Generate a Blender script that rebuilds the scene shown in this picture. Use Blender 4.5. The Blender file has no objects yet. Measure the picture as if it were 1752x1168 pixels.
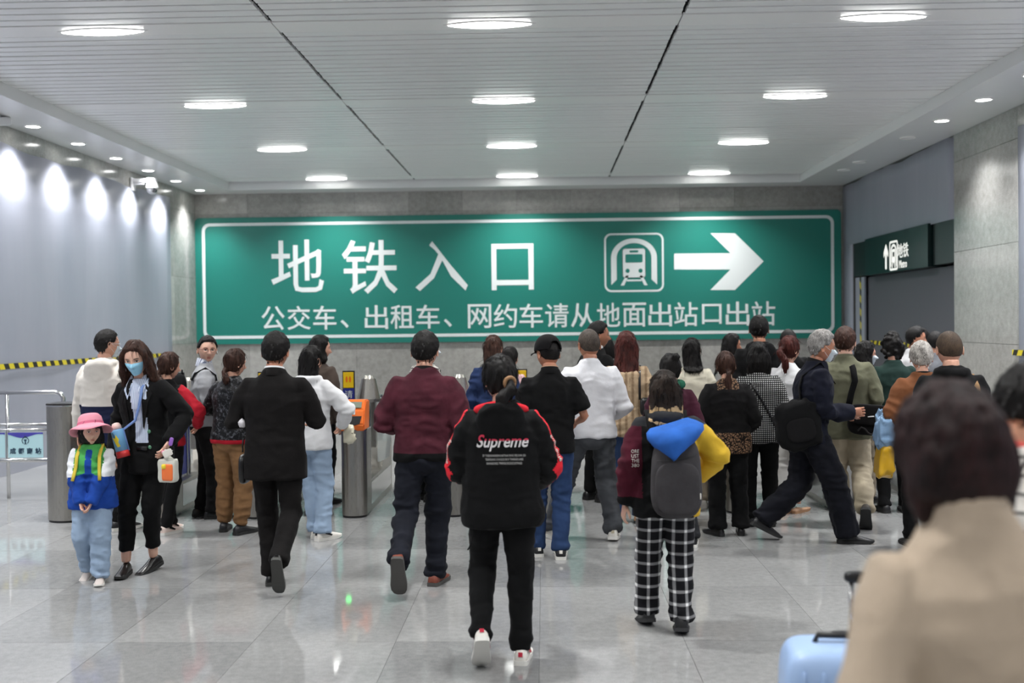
import bpy, bmesh, math, random
import numpy as np
from mathutils import Vector, Matrix
from mathutils.bvhtree import BVHTree
PI = math.pi
random.seed(4); RNG = np.random.default_rng(4)
SC = bpy.context.scene
COL = SC.collection

# ---------------- camera, world, exposure ----------------
F = 1900.0
CAMH = 1.78
cam_d = bpy.data.cameras.new('camera'); cam = bpy.data.objects.new('camera', cam_d); COL.objects.link(cam)
cam_d.sensor_width = 36.0; cam_d.lens = F / 1752 * 36.0
cam_d.clip_start = 0.05; cam_d.clip_end = 100
YAW = math.atan(54.4 / F); PITCH = -math.atan(33.4 / F); ROLL = math.radians(-0.62)
cam.matrix_world = (Matrix.Translation((0, 0, CAMH)) @ Matrix.Rotation(YAW, 4, 'Z') @
                    Matrix.Rotation(PI / 2 + PITCH, 4, 'X') @ Matrix.Rotation(ROLL, 4, 'Z'))
CM = cam.matrix_world.copy(); CMI = CM.inverted()
cam_d.dof.use_dof = True; cam_d.dof.focus_distance = 8.2; cam_d.dof.aperture_fstop = 1.9
SC.camera = cam

def ray(px, py):
    v = Vector(((px - 876) / F, -(py - 584) / F, -1.0))
    return (CM.to_3x3() @ v)
def ground(px, py, z=0.0):
    d = ray(px, py); t = (z - CAMH) / d.z
    return Vector((d.x * t, d.y * t, z))
def on_y(px, py, Y):
    d = ray(px, py); t = Y / d.y
    return Vector((d.x * t, Y, CAMH + d.z * t))
def on_x(px, py, X):
    d = ray(px, py); t = X / d.x
    return Vector((X, d.y * t, CAMH + d.z * t))
def project(p):
    q = CMI @ Vector(p)
    return (876 + F * q.x / -q.z, 584 - F * q.y / -q.z)
def height_at(p, py):
    """height above the floor point p that shows at image row py"""
    lo, hi = 0.0, 3.0
    for _ in range(40):
        m = (lo + hi) / 2
        if project((p[0], p[1], m))[1] > py: lo = m
        else: hi = m
    return lo

W = bpy.data.worlds.new('world'); SC.world = W; W.use_nodes = True
W.node_tree.nodes['Background'].inputs[0].default_value = (0.75, 0.8, 0.85, 1)
W.node_tree.nodes['Background'].inputs[1].default_value = 0.3
SC.view_settings.view_transform = 'Standard'; SC.view_settings.look = 'None'
SC.view_settings.exposure = 0.1; SC.view_settings.gamma = 1.0
SC.view_settings.use_curve_mapping = False
SC.cycles.use_denoising = True
SC.cycles.max_bounces = 7; SC.cycles.diffuse_bounces = 4; SC.cycles.glossy_bounces = 4
SC.cycles.transparent_max_bounces = 8; SC.cycles.transmission_bounces = 4
SC.cycles.caustics_reflective = False; SC.cycles.caustics_refractive = False
SC.cycles.sample_clamp_indirect = 4.0
CEIL_LAMP = 14.0     # emission of the ceiling lamp lenses
LAMP_W = 50.0        # watts of one ceiling lamp
SPOT_W = 320.0        # watts of one soffit downlight

# ---------------- materials ----------------
def srgb(r, g, b):
    f = lambda c: (c / 255 / 12.92) if c / 255 <= 0.04045 else ((c / 255 + 0.055) / 1.055) ** 2.4
    return (f(r), f(g), f(b), 1.0)
class NT:
    def __init__(s, name):
        s.m = bpy.data.materials.new(name); s.m.use_nodes = True
        s.t = s.m.node_tree; s.n = s.t.nodes; s.b = s.n['Principled BSDF']
    def node(s, typ, **kw):
        nd = s.n.new(typ)
        for k, v in kw.items():
            if k.startswith('i_'): nd.inputs[k[2:].replace('_', ' ')].default_value = v
            else: setattr(nd, k, v)
        return nd
    def link(s, a, b): s.t.links.new(a, b)
    def set(s, **kw):
        for k, v in kw.items(): s.b.inputs[k.replace('_', ' ')].default_value = v
def ramp(nt, fac, stops, interp='LINEAR'):
    r = nt.node('ShaderNodeValToRGB'); r.color_ramp.interpolation = interp
    e = r.color_ramp.elements
    while len(e) < len(stops): e.new(0.5)
    for el, (p, c) in zip(e, stops): el.position = p; el.color = c
    nt.link(fac, r.inputs[0]); return r
def mapping(nt, scale=(1, 1, 1), rot=(0, 0, 0), coord='Object'):
    tc = nt.node('ShaderNodeTexCoord'); mp = nt.node('ShaderNodeMapping')
    mp.inputs['Scale'].default_value = scale; mp.inputs['Rotation'].default_value = rot
    nt.link(tc.outputs[coord], mp.inputs[0]); return mp.outputs[0]
def noise(nt, vec, scale, detail=3, rough=0.5):
    n = nt.node('ShaderNodeTexNoise'); n.inputs['Scale'].default_value = scale
    n.inputs['Detail'].default_value = detail; n.inputs['Roughness'].default_value = rough
    nt.link(vec, n.inputs['Vector']); return n.outputs['Fac']
def bump(nt, h, strength=0.2, dist=0.01):
    b = nt.node('ShaderNodeBump'); b.inputs['Strength'].default_value = strength
    b.inputs['Distance'].default_value = dist
    nt.link(h, b.inputs['Height']); nt.link(b.outputs[0], nt.b.inputs['Normal']); return b
def plain(name, col, rough=0.5, metal=0.0, nscale=30, nstr=0.05, var=0.0, **kw):
    nt = NT(name); nt.set(Base_Color=col, Roughness=rough, Metallic=metal)
    for k, v in kw.items(): nt.b.inputs[k.replace('_', ' ')].default_value = v
    v = mapping(nt); n = noise(nt, v, nscale)
    if var:
        c0 = tuple(c * (1 - var) for c in col[:3]) + (1,); c1 = tuple(min(1, c * (1 + var)) for c in col[:3]) + (1,)
        r = ramp(nt, n, [(0.35, c0), (0.65, c1)]); nt.link(r.outputs[0], nt.b.inputs['Base Color'])
    if nstr: bump(nt, n, nstr, 0.003)
    return nt.m
def emit(name, col, strength):
    nt = NT(name); nt.set(Base_Color=(0.8, 0.8, 0.8, 1), Emission_Color=col, Emission_Strength=strength); return nt.m

def granite(name, dark, light, rough, coat=0.0, sc=1.0):
    nt = NT(name)
    geo = nt.node('ShaderNodeNewGeometry'); v = geo.outputs['Position']
    oi = nt.node('ShaderNodeObjectInfo')
    fine = noise(nt, v, 160 * sc, 2, 0.7); mid = noise(nt, v, 22 * sc, 4, 0.6); big = noise(nt, v, 1.3, 2, 0.5)
    mx = nt.node('ShaderNodeMath', operation='MULTIPLY_ADD'); nt.link(fine, mx.inputs[0]); mx.inputs[1].default_value = 0.45
    m2 = nt.node('ShaderNodeMath', operation='MULTIPLY_ADD'); nt.link(mid, m2.inputs[0]); m2.inputs[1].default_value = 0.35
    m3 = nt.node('ShaderNodeMath', operation='MULTIPLY_ADD'); nt.link(big, m3.inputs[0]); m3.inputs[1].default_value = 0.2
    m4 = nt.node('ShaderNodeMath', operation='MULTIPLY_ADD'); nt.link(oi.outputs['Random'], m4.inputs[0])
    m4.inputs[1].default_value = 0.16; m4.inputs[2].default_value = -0.08
    nt.link(m4.outputs[0], m3.inputs[2]); nt.link(m3.outputs[0], m2.inputs[2]); nt.link(m2.outputs[0], mx.inputs[2])
    r = ramp(nt, mx.outputs[0], [(0.3, dark), (0.7, light)]); nt.link(r.outputs[0], nt.b.inputs['Base Color'])
    nt.set(Roughness=rough); nt.b.inputs['Coat Weight'].default_value = coat
    nt.b.inputs['Coat Roughness'].default_value = 0.04
    return nt.m

M = {}
M['floor'] = granite('polished_granite', srgb(116, 117, 117), srgb(162, 162, 161), 0.06)
M['floor'].node_tree.nodes['Principled BSDF'].inputs['IOR'].default_value = 1.62
M['joint'] = plain('joint_mortar', srgb(122, 123, 122), 0.5)
M['stone'] = granite('wall_stone', srgb(128, 127, 123), srgb(184, 182, 177), 0.16, sc=0.55)
M['stonegap'] = plain('stone_gap', srgb(80, 80, 78), 0.6)
nt = NT('hoarding_sheet'); nt.set(Base_Color=srgb(152, 155, 166), Roughness=0.34)
v = mapping(nt, (0.3, 0.5, 0.12)); n = noise(nt, v, 3, 3, 0.5); bump(nt, n, 0.5, 0.03)
c = ramp(nt, n, [(0.3, srgb(147, 151, 163)), (0.7, srgb(158, 160, 171))]); nt.link(c.outputs[0], nt.b.inputs['Base Color'])
M['sheet'] = nt.m
M['slat'] = plain('coated_aluminium_slat', srgb(238, 239, 238), 0.3, 0.0, 3, 0.04)
M['strip'] = plain('white_metal_strip', srgb(240, 240, 238), 0.3, 0.0, 3, 0.02)
M['plenum'] = plain('dark_plenum', srgb(58, 59, 60), 0.9)
M['soffit'] = plain('white_soffit_board', srgb(232, 233, 233), 0.22, 0.0, 2, 0.03)
M['lens'] = emit('lamp_glare_lens', (1, 1, 0.97, 1), CEIL_LAMP)
M['lens_small'] = emit('downlight_lens', (1, 1, 0.98, 1), 22.0)
M['lens_off'] = plain('unlit_downlight_lens', srgb(225, 225, 225), 0.3)
M['green'] = plain('green_sign_film', srgb(34, 122, 110), 0.3, 0, 2, 0.04)
M['white_film'] = plain('white_film', srgb(226, 232, 232), 0.35, 0, 8, 0.0)
nt = NT('brushed_steel'); nt.set(Base_Color=srgb(170, 167, 160), Metallic=1.0, Roughness=0.3)
v = mapping(nt, (60, 60, 1.5)); n = noise(nt, v, 6, 2); bump(nt, n, 0.12, 0.002)
r = nt.node('ShaderNodeMapRange'); nt.link(n, r.inputs[0]); r.inputs[3].default_value = 0.2; r.inputs[4].default_value = 0.42
nt.link(r.outputs[0], nt.b.inputs['Roughness']); M['steel'] = nt.m
M['steel_bright'] = plain('polished_steel', srgb(205, 205, 205), 0.16, 1.0)
M['orange'] = plain('orange_plastic', srgb(232, 112, 34), 0.35)
M['blackp'] = plain('black_plastic', srgb(24, 24, 26), 0.35)
M['dark_glass'] = plain('dark_glass', srgb(14, 34, 34), 0.12, Coat_Weight=0.6)
M['end_dark'] = plain('end_panel_dark', srgb(26, 32, 33), 0.35)
M['box_green'] = plain('sign_box_green', srgb(15, 36, 36), 0.3)
M['yellow'] = plain('yellow_film', srgb(236, 196, 30), 0.4)
M['blue'] = plain('deep_blue_film', srgb(36, 46, 128), 0.4)
M['lcd'] = plain('display_grey', srgb(120, 128, 116), 0.2)
M['led_green'] = emit('green_led', (0.03, 1.0, 0.12, 1), 5.0)
M['sign_light'] = emit('backlit_white', (1, 1, 0.92, 1), 0.75)
M['white_paint'] = plain('white_paint', srgb(222, 222, 224), 0.4)
nt = NT('clear_acrylic'); nt.set(Base_Color=(0.86, 0.93, 0.92, 1), Roughness=0.05, IOR=1.3, Alpha=0.35)
M['glass'] = nt.m
def tape_mat(name, rot):
    nt = NT(name); v = mapping(nt, (1, 1, 1), rot)
    w = nt.node('ShaderNodeTexWave', bands_direction='X', wave_profile='SAW'); w.inputs['Scale'].default_value = 1.55
    nt.link(v, w.inputs[0])
    c = ramp(nt, w.outputs['Fac'], [(0.0, srgb(36, 34, 28)), (0.48, srgb(214, 196, 40))], 'CONSTANT')
    nt.link(c.outputs[0], nt.b.inputs['Base Color']); nt.set(Roughness=0.45); return nt.m

# ---------------- mesh helpers ----------------
def link(name, me, mat=None, parent=None):
    o = bpy.data.objects.new(name, me); COL.objects.link(o)
    if mat is not None:
        for m in (mat if isinstance(mat, (list, tuple)) else [mat]): me.materials.append(m)
    if parent is not None: o.parent = parent
    return o
def bm_obj(name, bm, mat, parent=None, smooth=False, loc=None):
    me = bpy.data.meshes.new(name); bmesh.ops.recalc_face_normals(bm, faces=bm.faces); bm.to_mesh(me); bm.free()
    if smooth: me.polygons.foreach_set('use_smooth', [True] * len(me.polygons))
    o = link(name, me, mat, parent)
    if loc is not None: o.location = loc
    return o
def box(bm, x0, x1, y0, y1, z0, z1, bev=0.0, mi=0):
    b2 = bmesh.new()
    bmesh.ops.create_cube(b2, size=1, matrix=Matrix.Translation(((x0 + x1) / 2, (y0 + y1) / 2, (z0 + z1) / 2)) @ Matrix.Diagonal((x1 - x0, y1 - y0, z1 - z0, 1)))
    if bev: bmesh.ops.bevel(b2, geom=b2.edges[:], offset=bev, segments=2, affect='EDGES', profile=0.5)
    for f in b2.faces: f.material_index = mi
    me = bpy.data.meshes.new('tmp'); b2.to_mesh(me); b2.free(); bm.from_mesh(me); bpy.data.meshes.remove(me)
def cyl(bm, p, r, h, n=24, axis='Z', r2=None, mi=0):
    rot = {'Z': Matrix(), 'X': Matrix.Rotation(PI / 2, 4, 'Y'), 'Y': Matrix.Rotation(PI / 2, 4, 'X')}[axis]
    k = bmesh.ops.create_cone(bm, cap_ends=True, segments=n, radius1=r, radius2=r if r2 is None else r2, depth=h, matrix=Matrix.Translation(p) @ rot)
    for v in k['verts']:
        for f in v.link_faces: f.material_index = mi
def tube_path(bm, pts, r, n=10, mi=0):
    pts = [Vector(p) for p in pts]; rings = []
    up = Vector((0, 0, 1))
    for i, p in enumerate(pts):
        t = (pts[min(i + 1, len(pts) - 1)] - pts[max(i - 1, 0)]).normalized()
        a = t.cross(up if abs(t.z) < 0.95 else Vector((1, 0, 0))).normalized(); b = t.cross(a)
        rr = r[i] if isinstance(r, (list, tuple)) else r
        rings.append([bm.verts.new(p + (a * math.cos(q) + b * math.sin(q)) * rr) for q in [2 * PI * k / n for k in range(n)]])
    for r0, r1 in zip(rings, rings[1:]):
        for k in range(n): bm.faces.new((r0[k], r0[(k + 1) % n], r1[(k + 1) % n], r1[k])).material_index = mi
    bm.faces.new(rings[0]).material_index = mi; bm.faces.new(rings[-1][::-1]).material_index = mi
def prism(bm, pts, h, M4=Matrix(), mi=0):
    """outline in XY extruded by h along Z, then moved by M4"""
    a = [bm.verts.new(M4 @ Vector((x, y, 0))) for x, y in pts]; b = [bm.verts.new(M4 @ Vector((x, y, h))) for x, y in pts]
    n = len(pts)
    fs = [bm.faces.new(a[::-1]), bm.faces.new(b)] + [bm.faces.new((a[i], a[(i + 1) % n], b[(i + 1) % n], b[i])) for i in range(n)]
    for f in fs: f.material_index = mi
def empty(name, loc, label, cat, group=None, rz=0.0):
    o = bpy.data.objects.new(name, None); COL.objects.link(o); o.location = loc; o.rotation_euler.z = rz
    o.empty_display_size = 0.1
    return tag(o, label, cat, group)
def tag(o, label, cat, group=None):
    o['label'] = label; o['category'] = cat
    if group: o['group'] = group
    return o
def structure(o): o['kind'] = 'structure'; return o
def text_mesh(s, size, ext=0.002, off=0.0, res=2):
    cu = bpy.data.curves.new('t', 'FONT'); cu.body = s; cu.size = size; cu.extrude = ext; cu.offset = off
    cu.align_x = 'CENTER'; cu.align_y = 'CENTER'; cu.resolution_u = res
    o = bpy.data.objects.new('t', cu); COL.objects.link(o)
    bpy.context.view_layer.update()
    me = bpy.data.meshes.new_from_object(o.evaluated_get(bpy.context.evaluated_depsgraph_get()))
    bpy.data.objects.remove(o); bpy.data.curves.remove(cu)
    me.materials.clear()
    return me
def text_obj(name, s, size, mat, parent, mw, ext=0.002, off=0.0, fit=None):
    me = text_mesh(s, size, ext, off)
    if fit and len(me.vertices):
        co = np.empty(len(me.vertices) * 3, 'f'); me.vertices.foreach_get('co', co); co = co.reshape(-1, 3)
        lo, hi = co.min(0), co.max(0)
        for k in (0, 1): co[:, k] = (co[:, k] - (lo[k] + hi[k]) / 2) * (fit[k] / max(1e-6, hi[k] - lo[k]))
        me.vertices.foreach_set('co', co.ravel())
    o = link(name, me, mat, parent); o.matrix_local = mw; return o
FACE_CAM = Matrix.Rotation(PI / 2, 4, 'X')          # text plane XY -> XZ, facing -Y

# ---------------- room shell ----------------
XL, XR, YB, YN = -6.5, 5.54, 20.62, -9.0
ZS, ZC = 4.22, 4.36          # soffit underside, slat ceiling underside
bm = bmesh.new(); box(bm, XL - 0.3, XR + 4.0, YN - 0.3, YB + 0.3, -0.12, -0.006); floor = structure(bm_obj('floor', bm, M['joint']))
# near part of the floor (below and behind the camera) as one slab
bm = bmesh.new(); box(bm, XL, XR, YN, 2.3, -0.006, 0.0); s = bm_obj('tile_field', bm, M['floor'], floor); s['kind'] = 'stuff'
TX, TY = 0.805, 1.27
bm = bmesh.new(); box(bm, -TX / 2 + 0.0012, TX / 2 - 0.0012, -TY / 2 + 0.0012, TY / 2 - 0.0012, -0.006, 0.0); tile_me = None
nt_ = 0
yrow = 2.35 + TY / 2
while yrow - TY / 2 < YB:
    for k in range(-8, 8):
        xc = -0.04 + TX * (k + 0.5)
        if xc + TX / 2 < XL or xc - TX / 2 > XR: continue
        # only the tiles in view
        near = ray(-40, 1168)
        if tile_me is None:
            t = bm_obj('tile', bm, M['floor'], floor); tile_me = t.data
        else:
            t = bpy.data.objects.new('tile', tile_me); COL.objects.link(t); t.parent = floor
        t.location = (xc, yrow, random.uniform(-0.0004, 0.0004)); nt_ += 1
    yrow += TY
# floor of the side passage
bm = bmesh.new(); box(bm, XR + 0.02, XR + 4, 12.5, YB, -0.006, 0.0); s = bm_obj('passage_tile_field', bm, M['floor'], floor); s['kind'] = 'stuff'

# ceiling: dark plenum, slats, metal strips, soffit
bm = bmesh.new(); box(bm, XL - 0.3, XR + 0.3, YN - 0.3, YB + 0.3, ZC + 0.22, ZC + 0.3); ceiling = structure(bm_obj('ceiling', bm, M['plenum']))
SXL, SXR, SYB = -5.67, 4.6, 20.0
STRIPS = [9.63 + 3.33 * k for k in range(-4, 4)]     # centre lines of the strips (depth)
JX = [SXL, -2.30, 1.20, SXR]                          # joints across
slat_cache = {}
def slat_bm(w, d):
    bm = bmesh.new(); prof = [(-d / 2, 0.03), (-d / 2, 0.004), (-d / 2 + 0.006, 0.0), (d / 2 - 0.006, 0.0), (d / 2, 0.004), (d / 2, 0.03)]
    a = [bm.verts.new((-w / 2, y, z)) for y, z in prof]; b = [bm.verts.new((w / 2, y, z)) for y, z in prof]
    n = len(prof)
    for i in range(n - 1): bm.faces.new((a[i], b[i], b[i + 1], a[i + 1]))
    bm.faces.new((a[-1], b[-1], b[0], a[0])); bm.faces.new(a); bm.faces.new(b[::-1])
    return bm
PITCH_S = (3.33 - 0.34) / 17
far_slats = []; near_bm = bmesh.new()
for si, ys in enumerate(STRIPS):
    for k in range(17):
        y = ys + 0.17 + PITCH_S * (k + 0.5)
        if y > SYB - 0.03: continue
        for j in range(3):
            xa = JX[j] + (0.0175 if j else 0.0); xb = JX[j + 1] - (0.0175 if j < 2 else 0.0); w = xb - xa; xc = (xa + xb) / 2
            if y > 8.75:
                if j not in slat_cache:
                    o = bm_obj('slat', slat_bm(w, PITCH_S - 0.036), M['slat'], ceiling); slat_cache[j] = o.data
                else:
                    o = bpy.data.objects.new('slat', slat_cache[j]); COL.objects.link(o); o.parent = ceiling
                o.location = (xc + random.uniform(-0.003, 0.003), y, ZC + random.uniform(-0.0015, 0.0015))
                o.rotation_euler = (random.uniform(-0.004, 0.004), 0, 0)
            else:
                box(near_bm, xc - w / 2, xc + w / 2, y - PITCH_S / 2 + 0.015, y + PITCH_S / 2 - 0.015, ZC, ZC + 0.02)
o = bm_obj('near_slat_field', near_bm, M['slat'], ceiling); o['kind'] = 'stuff'
for ys in STRIPS:
    for j in range(3):
        bm = bmesh.new(); box(bm, JX[j] + 0.004, JX[j + 1] - 0.004, ys - 0.165, ys + 0.165, ZC - 0.004, ZC + 0.02, 0.003)
        bm_obj('metal_strip', bm, M['strip'], ceiling)
    for x in (-3.82, -0.44, 2.93):
        lamp = empty('ceiling_lamp', (x, ys, ZC - 0.004), 'x', 'ceiling light', 'lamps with lozenge glare in the slatted ceiling')
        lw = lambda t, a_, b_, pw: (a_ * math.cos(t), b_ * math.copysign(abs(math.sin(t)) ** pw, math.sin(t)))
        n = 36; bm = bmesh.new(); tt = [2 * PI * (k + .5) / n for k in range(n)]
        rings = [[bm.verts.new((*lw(t, 0.37 * q, 0.082 * q, 2.2), z)) for t in tt] for q, z in ((1, 0.0), (0.97, -0.016), (0.8, -0.026), (0.4, -0.03))]
        for r0, r1 in zip(rings, rings[1:]):
            for k in range(n): bm.faces.new((r0[k], r0[(k + 1) % n], r1[(k + 1) % n], r1[k]))
        bm.faces.new(rings[-1])
        bm_obj('lamp_glare_lens', bm, M['lens'], lamp, True)  # lozenge outline builds the glare along the strip into the glowing lens
        bm = bmesh.new()
        rings = [[bm.verts.new((*lw(t, a_ + .01, b_ - .043, 2.2), z)) for t in tt] for a_, b_, z in ((0.355, 0.122, -0.002), (0.362, 0.127, -0.008), (0.385, 0.140, -0.007), (0.40, 0.148, 0.0))]
        for r0, r1 in zip(rings, rings[1:]):
            for k in range(n): bm.faces.new((r0[k], r0[(k + 1) % n], r1[(k + 1) % n], r1[k]))
        bm_obj('lamp_rim', bm, M['strip'], lamp, True)
        ld = bpy.data.lights.new('lamp_area', 'AREA'); ld.shape = 'ELLIPSE'; ld.size = 0.34; ld.size_y = 0.12
        ld.energy = LAMP_W; ld.spread = math.radians(126); ld.color = (1.0, 1.0, 0.985)
        lo = bpy.data.objects.new('lamp_light', ld); COL.objects.link(lo); lo.parent = lamp; lo.location = (0, 0, -0.034)
        lamp['_x'] = x; lamp['_y'] = ys
side = {-3.82: 'left', -0.44: 'middle', 2.93: 'right'}
for o in list(COL.objects):
    if o.name.startswith('ceiling_lamp') and '_x' in o:
        s_ = side[round(o['_x'], 2)]; k = round((o['_y'] - 9.63) / 3.33)
        row = {0: 'the top edge of the picture, largest of its row line', 1: 'the second strip from the front', 2: 'the third strip from the front', 3: 'the last strip before the sign wall'}.get(k)
        if k == 0: row = 'the nearest strip at the top of the picture'
        o['label'] = f'bright lamp with its glare shaped in, at the {s_} of {row}' if row else f'bright lamp with its glare shaped in, overhead, {s_} column, {["", "first", "second", "third", "fourth"][-k]} strip in front of the picture'
        del o['_x']; del o['_y']
# soffit: underside and fascia, left, right and back
def soffit(name, x0, x1, y0, y1, xin=None, yin=None):
    bm = bmesh.new()
    if xin is not None:
        box(bm, xin - 0.012, xin + 0.012, y0, y1, ZS, ZC + 0.01); box(bm, *((x0, xin - 0.012) if xin < 0 else (xin + 0.012, x1)), y0, y1, ZS, ZS + 0.03)
    else:
        box(bm, x0, x1, yin - 0.012, yin + 0.012, ZS, ZC + 0.01); box(bm, x0, x1, yin + 0.012, y1, ZS, ZS + 0.03)
    return bm_obj(name, bm, M['soffit'], ceiling)
soffit('soffit', XL, SXL, YN, YB, xin=SXL - 0.012)
soffit('soffit', SXR, XR, YN, YB, xin=SXR + 0.012)
soffit('soffit', SXL - 0.0, SXR + 0.0, SYB, YB, yin=SYB + 0.012)
# shadow gap trim under the soffit
bm = bmesh.new()
box(bm, XL, XL + 0.015, YN, YB, ZS - 0.02, ZS + 0.001); box(bm, XR - 0.015, XR, YN, YB, ZS - 0.02, ZS + 0.001)
box(bm, XL, XR, YB - 0.015, YB, ZS - 0.03, ZS + 0.001)
structure(bm_obj('trim_1', bm, M['stonegap']))

def downlight(x, y, lit, label):
    d = empty('downlight', (x, y, ZS), label, 'downlight', 'round downlights in the soffit')
    bm = bmesh.new(); cyl(bm, (0, 0, -0.003), 0.085, 0.008, 24)
    bm_obj('downlight_lens', bm, M['lens_small'] if lit else M['lens_off'], d)
    bm = bmesh.new(); n = 24
    rings = [[bm.verts.new((r * math.cos(2 * PI * k / n), r * math.sin(2 * PI * k / n), z)) for k in range(n)] for r, z in ((0.084, -0.006), (0.086, -0.014), (0.102, -0.011), (0.108, 0.0))]
    for r0, r1 in zip(rings, rings[1:]):
        for k in range(n): bm.faces.new((r0[k], r0[(k + 1) % n], r1[(k + 1) % n], r1[k]))
    bm_obj('downlight_rim', bm, M['strip'], d, True)
    if lit:
        ld = bpy.data.lights.new('spot', 'SPOT'); ld.energy = SPOT_W; ld.spot_size = math.radians(112); ld.spot_blend = 1.0
        ld.shadow_soft_size = 0.11; ld.color = (0.97, 0.98, 1.0)
        lo = bpy.data.objects.new('spot_light', ld); COL.objects.link(lo); lo.parent = d; lo.location = (0, 0, -0.03)
ordn = ['first', 'second', 'third', 'fourth', 'fifth', 'sixth', 'seventh', 'eighth', 'ninth', 'tenth', 'eleventh', 'twelfth', 'thirteenth', 'fourteenth']
ys = [19.9 - 1.31 * k for k in range(6)]
for k, y in enumerate(ys): downlight(-6.17, y, True, f'lit round downlight in the left soffit, {ordn[k]} from the sign wall')
y = ys[-1] - 1.31; k = 1
while y > -3: downlight(-6.17, y, True, f'lit downlight of the left soffit beyond the frame edge, {y:.0f} metres deep' if False else f'lit round downlight in the left soffit, {ordn[k-1]} one past the left edge of the picture'); y -= 1.31; k += 1
for y, l in ((18.45, 'farthest of the small unlit downlights in the right soffit'), (17.55, 'unlit downlight in the right soffit beside the farthest one'), (15.25, 'unlit downlight in the right soffit next to the first lit one')):
    downlight(4.96, y, False, l)
for y, l in ((13.96, 'lit downlight in the right soffit nearest the dark opening'), (12.65, 'lit downlight in the right soffit, middle of three'), (11.4, 'lit downlight cut by the right edge of the picture')):
    downlight(4.96, y, True, l)
y = 10.1; k = 0
while y > -3: downlight(4.96, y, True, f'lit downlight in the right soffit, {ordn[min(k,9)]} beyond the frame edge'); y -= 1.31; k += 1

# walls
def slab_wall(name, root, planes):
    """planes: list of (x0,x1,y0,y1,z0,z1) boxes already offset; each its own slab"""
    for b in planes:
        bm = bmesh.new(); cx, cy, cz = (b[0] + b[1]) / 2, (b[2] + b[3]) / 2, (b[4] + b[5]) / 2
        box(bm, b[0] - cx, b[1] - cx, b[2] - cy, b[3] - cy, b[4] - cz, b[5] - cz, 0.002)
        bm_obj(name, bm, M['stone'], root, False, (cx, cy, cz))
ZJ = [0.0, 0.25, 1.45, 2.65, 3.85, ZS]
bm = bmesh.new(); box(bm, XL - 0.3, XR + 0.3, YB, YB + 0.25, 0, ZC + 0.3); wb = structure(bm_obj('wall_back', bm, M['stonegap']))
for i in range(5):
    for k in range(12):
        x0 = XL + k * (XR - XL) / 12; x1 = XL + (k + 1) * (XR - XL) / 12
        slab_wall('stone_slab', wb, [(x0 + .001, x1 - .001, YB - 0.02, YB + 0.001, ZJ[i] + .001, ZJ[i + 1] - .001)])
bm = bmesh.new(); box(bm, XL - 0.25, XL, YN, YB, 0, ZC + 0.3); wl = structure(bm_obj('wall_left', bm, M['stonegap']))
for i in range(5):
    y1 = YB - 0.02
    while y1 > 5:
        y0 = y1 - 1.25; slab_wall('stone_slab', wl, [(XL - 0.001, XL + 0.02, y0 + .002, y1 - .002, ZJ[i] + .002, ZJ[i + 1] - .002)]); y1 = y0
# left hoarding: smooth grey-lilac sheet with a slightly uneven top edge
def hoarding(name, x, ya, yb, z0, ztop, root, thick=0.012, sgn=1):
    bm = bmesh.new(); n = max(2, int(abs(yb - ya) / 0.25)); F1 = []; F2 = []
    for i in range(n + 1):
        y = ya + (yb - ya) * i / n; zt = ztop + 0.02 * math.sin(y * 2.1) + 0.012 * math.sin(y * 5.3 + 1)
        col = []
        for q in range(7):
            z = z0 + (zt - z0) * q / 6; w = 0.004 * math.sin(y * 1.7 + z) + 0.003 * math.sin(y * 3.9 - z * 0.8)
            col.append((bm.verts.new((x + sgn * (thick + w), y, z)), bm.verts.new((x, y, z))))
        F1.append(col)
    for a, b in zip(F1, F1[1:]):
        for q in range(6):
            bm.faces.new((a[q][0], b[q][0], b[q + 1][0], a[q + 1][0]))
        bm.faces.new((a[-1][0], b[-1][0], b[-1][1], a[-1][1]))
    for col in (F1[0], F1[-1]):
        for q in range(6): bm.faces.new((col[q][0], col[q + 1][0], col[q + 1][1], col[q][1]))
    return bm_obj(name, bm, M['sheet'], root, True)
hoarding('hoarding_sheet', XL + 0.021, -6, 19.15, 0.0, 3.98, wl, 0.015)
# tape on the left wall
tl = bmesh.new(); box(tl, 0, 0.002, -4, 4, -0.033, 0.033)
tape_y = tape_mat('barrier_tape_stripes', (math.radians(-35), 0, PI / 2))
t = tag(bm_obj('barrier_tape', tl, tape_y, None, False, (XL + 0.047, 15.2, 1.30)), 'long yellow and black striped tape across the left hoarding', 'tape')
t.rotation_euler.x = math.radians(-0.3)
# right wall
OY0, OY1, OZ = 15.1, 20.02, 3.1      # opening to the side passage
bm = bmesh.new(); box(bm, XR, XR + 0.25, YN, OY0, 0, ZC + 0.3); box(bm, XR, XR + 0.25, OY0, OY1, OZ + 0.03, ZC + 0.3); box(bm, XR, XR + 0.25, OY1, YB, 0, ZC + 0.3)
wr = structure(bm_obj('wall_right', bm, M['stonegap']))
for i in range(5):
    y1 = OY0
    while y1 > 5:
        y0 = y1 - 2.0; slab_wall('stone_slab', wr, [(XR - 0.02, XR + 0.001, y0 + .002, y1 - .002, ZJ[i] + .002, ZJ[i + 1] - .002)]); y1 = y0
hoarding('hoarding_sheet', XR - 0.021, -6, 13.05, 0, 3.95, wr, 0.012, -1)
hoarding('hoarding_sheet', XR - 0.0, OY0 + 0.02, YB - 0.03, OZ + 0.0, ZS - 0.02, wr, 0.02, -1)
hoarding('hoarding_sheet', XR - 0.0, OY1, YB - 0.03, 0, ZS - 0.02, wr, 0.018, -1)
tr = bmesh.new(); box(tr, -0.002, 0, -3, 3, -0.033, 0.033)
tag(bm_obj('barrier_tape', tr, tape_y, None, False, (XR - 0.042, 10.2, 1.36)), 'yellow and black striped tape at the right edge, on the hoarding', 'tape')
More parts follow.
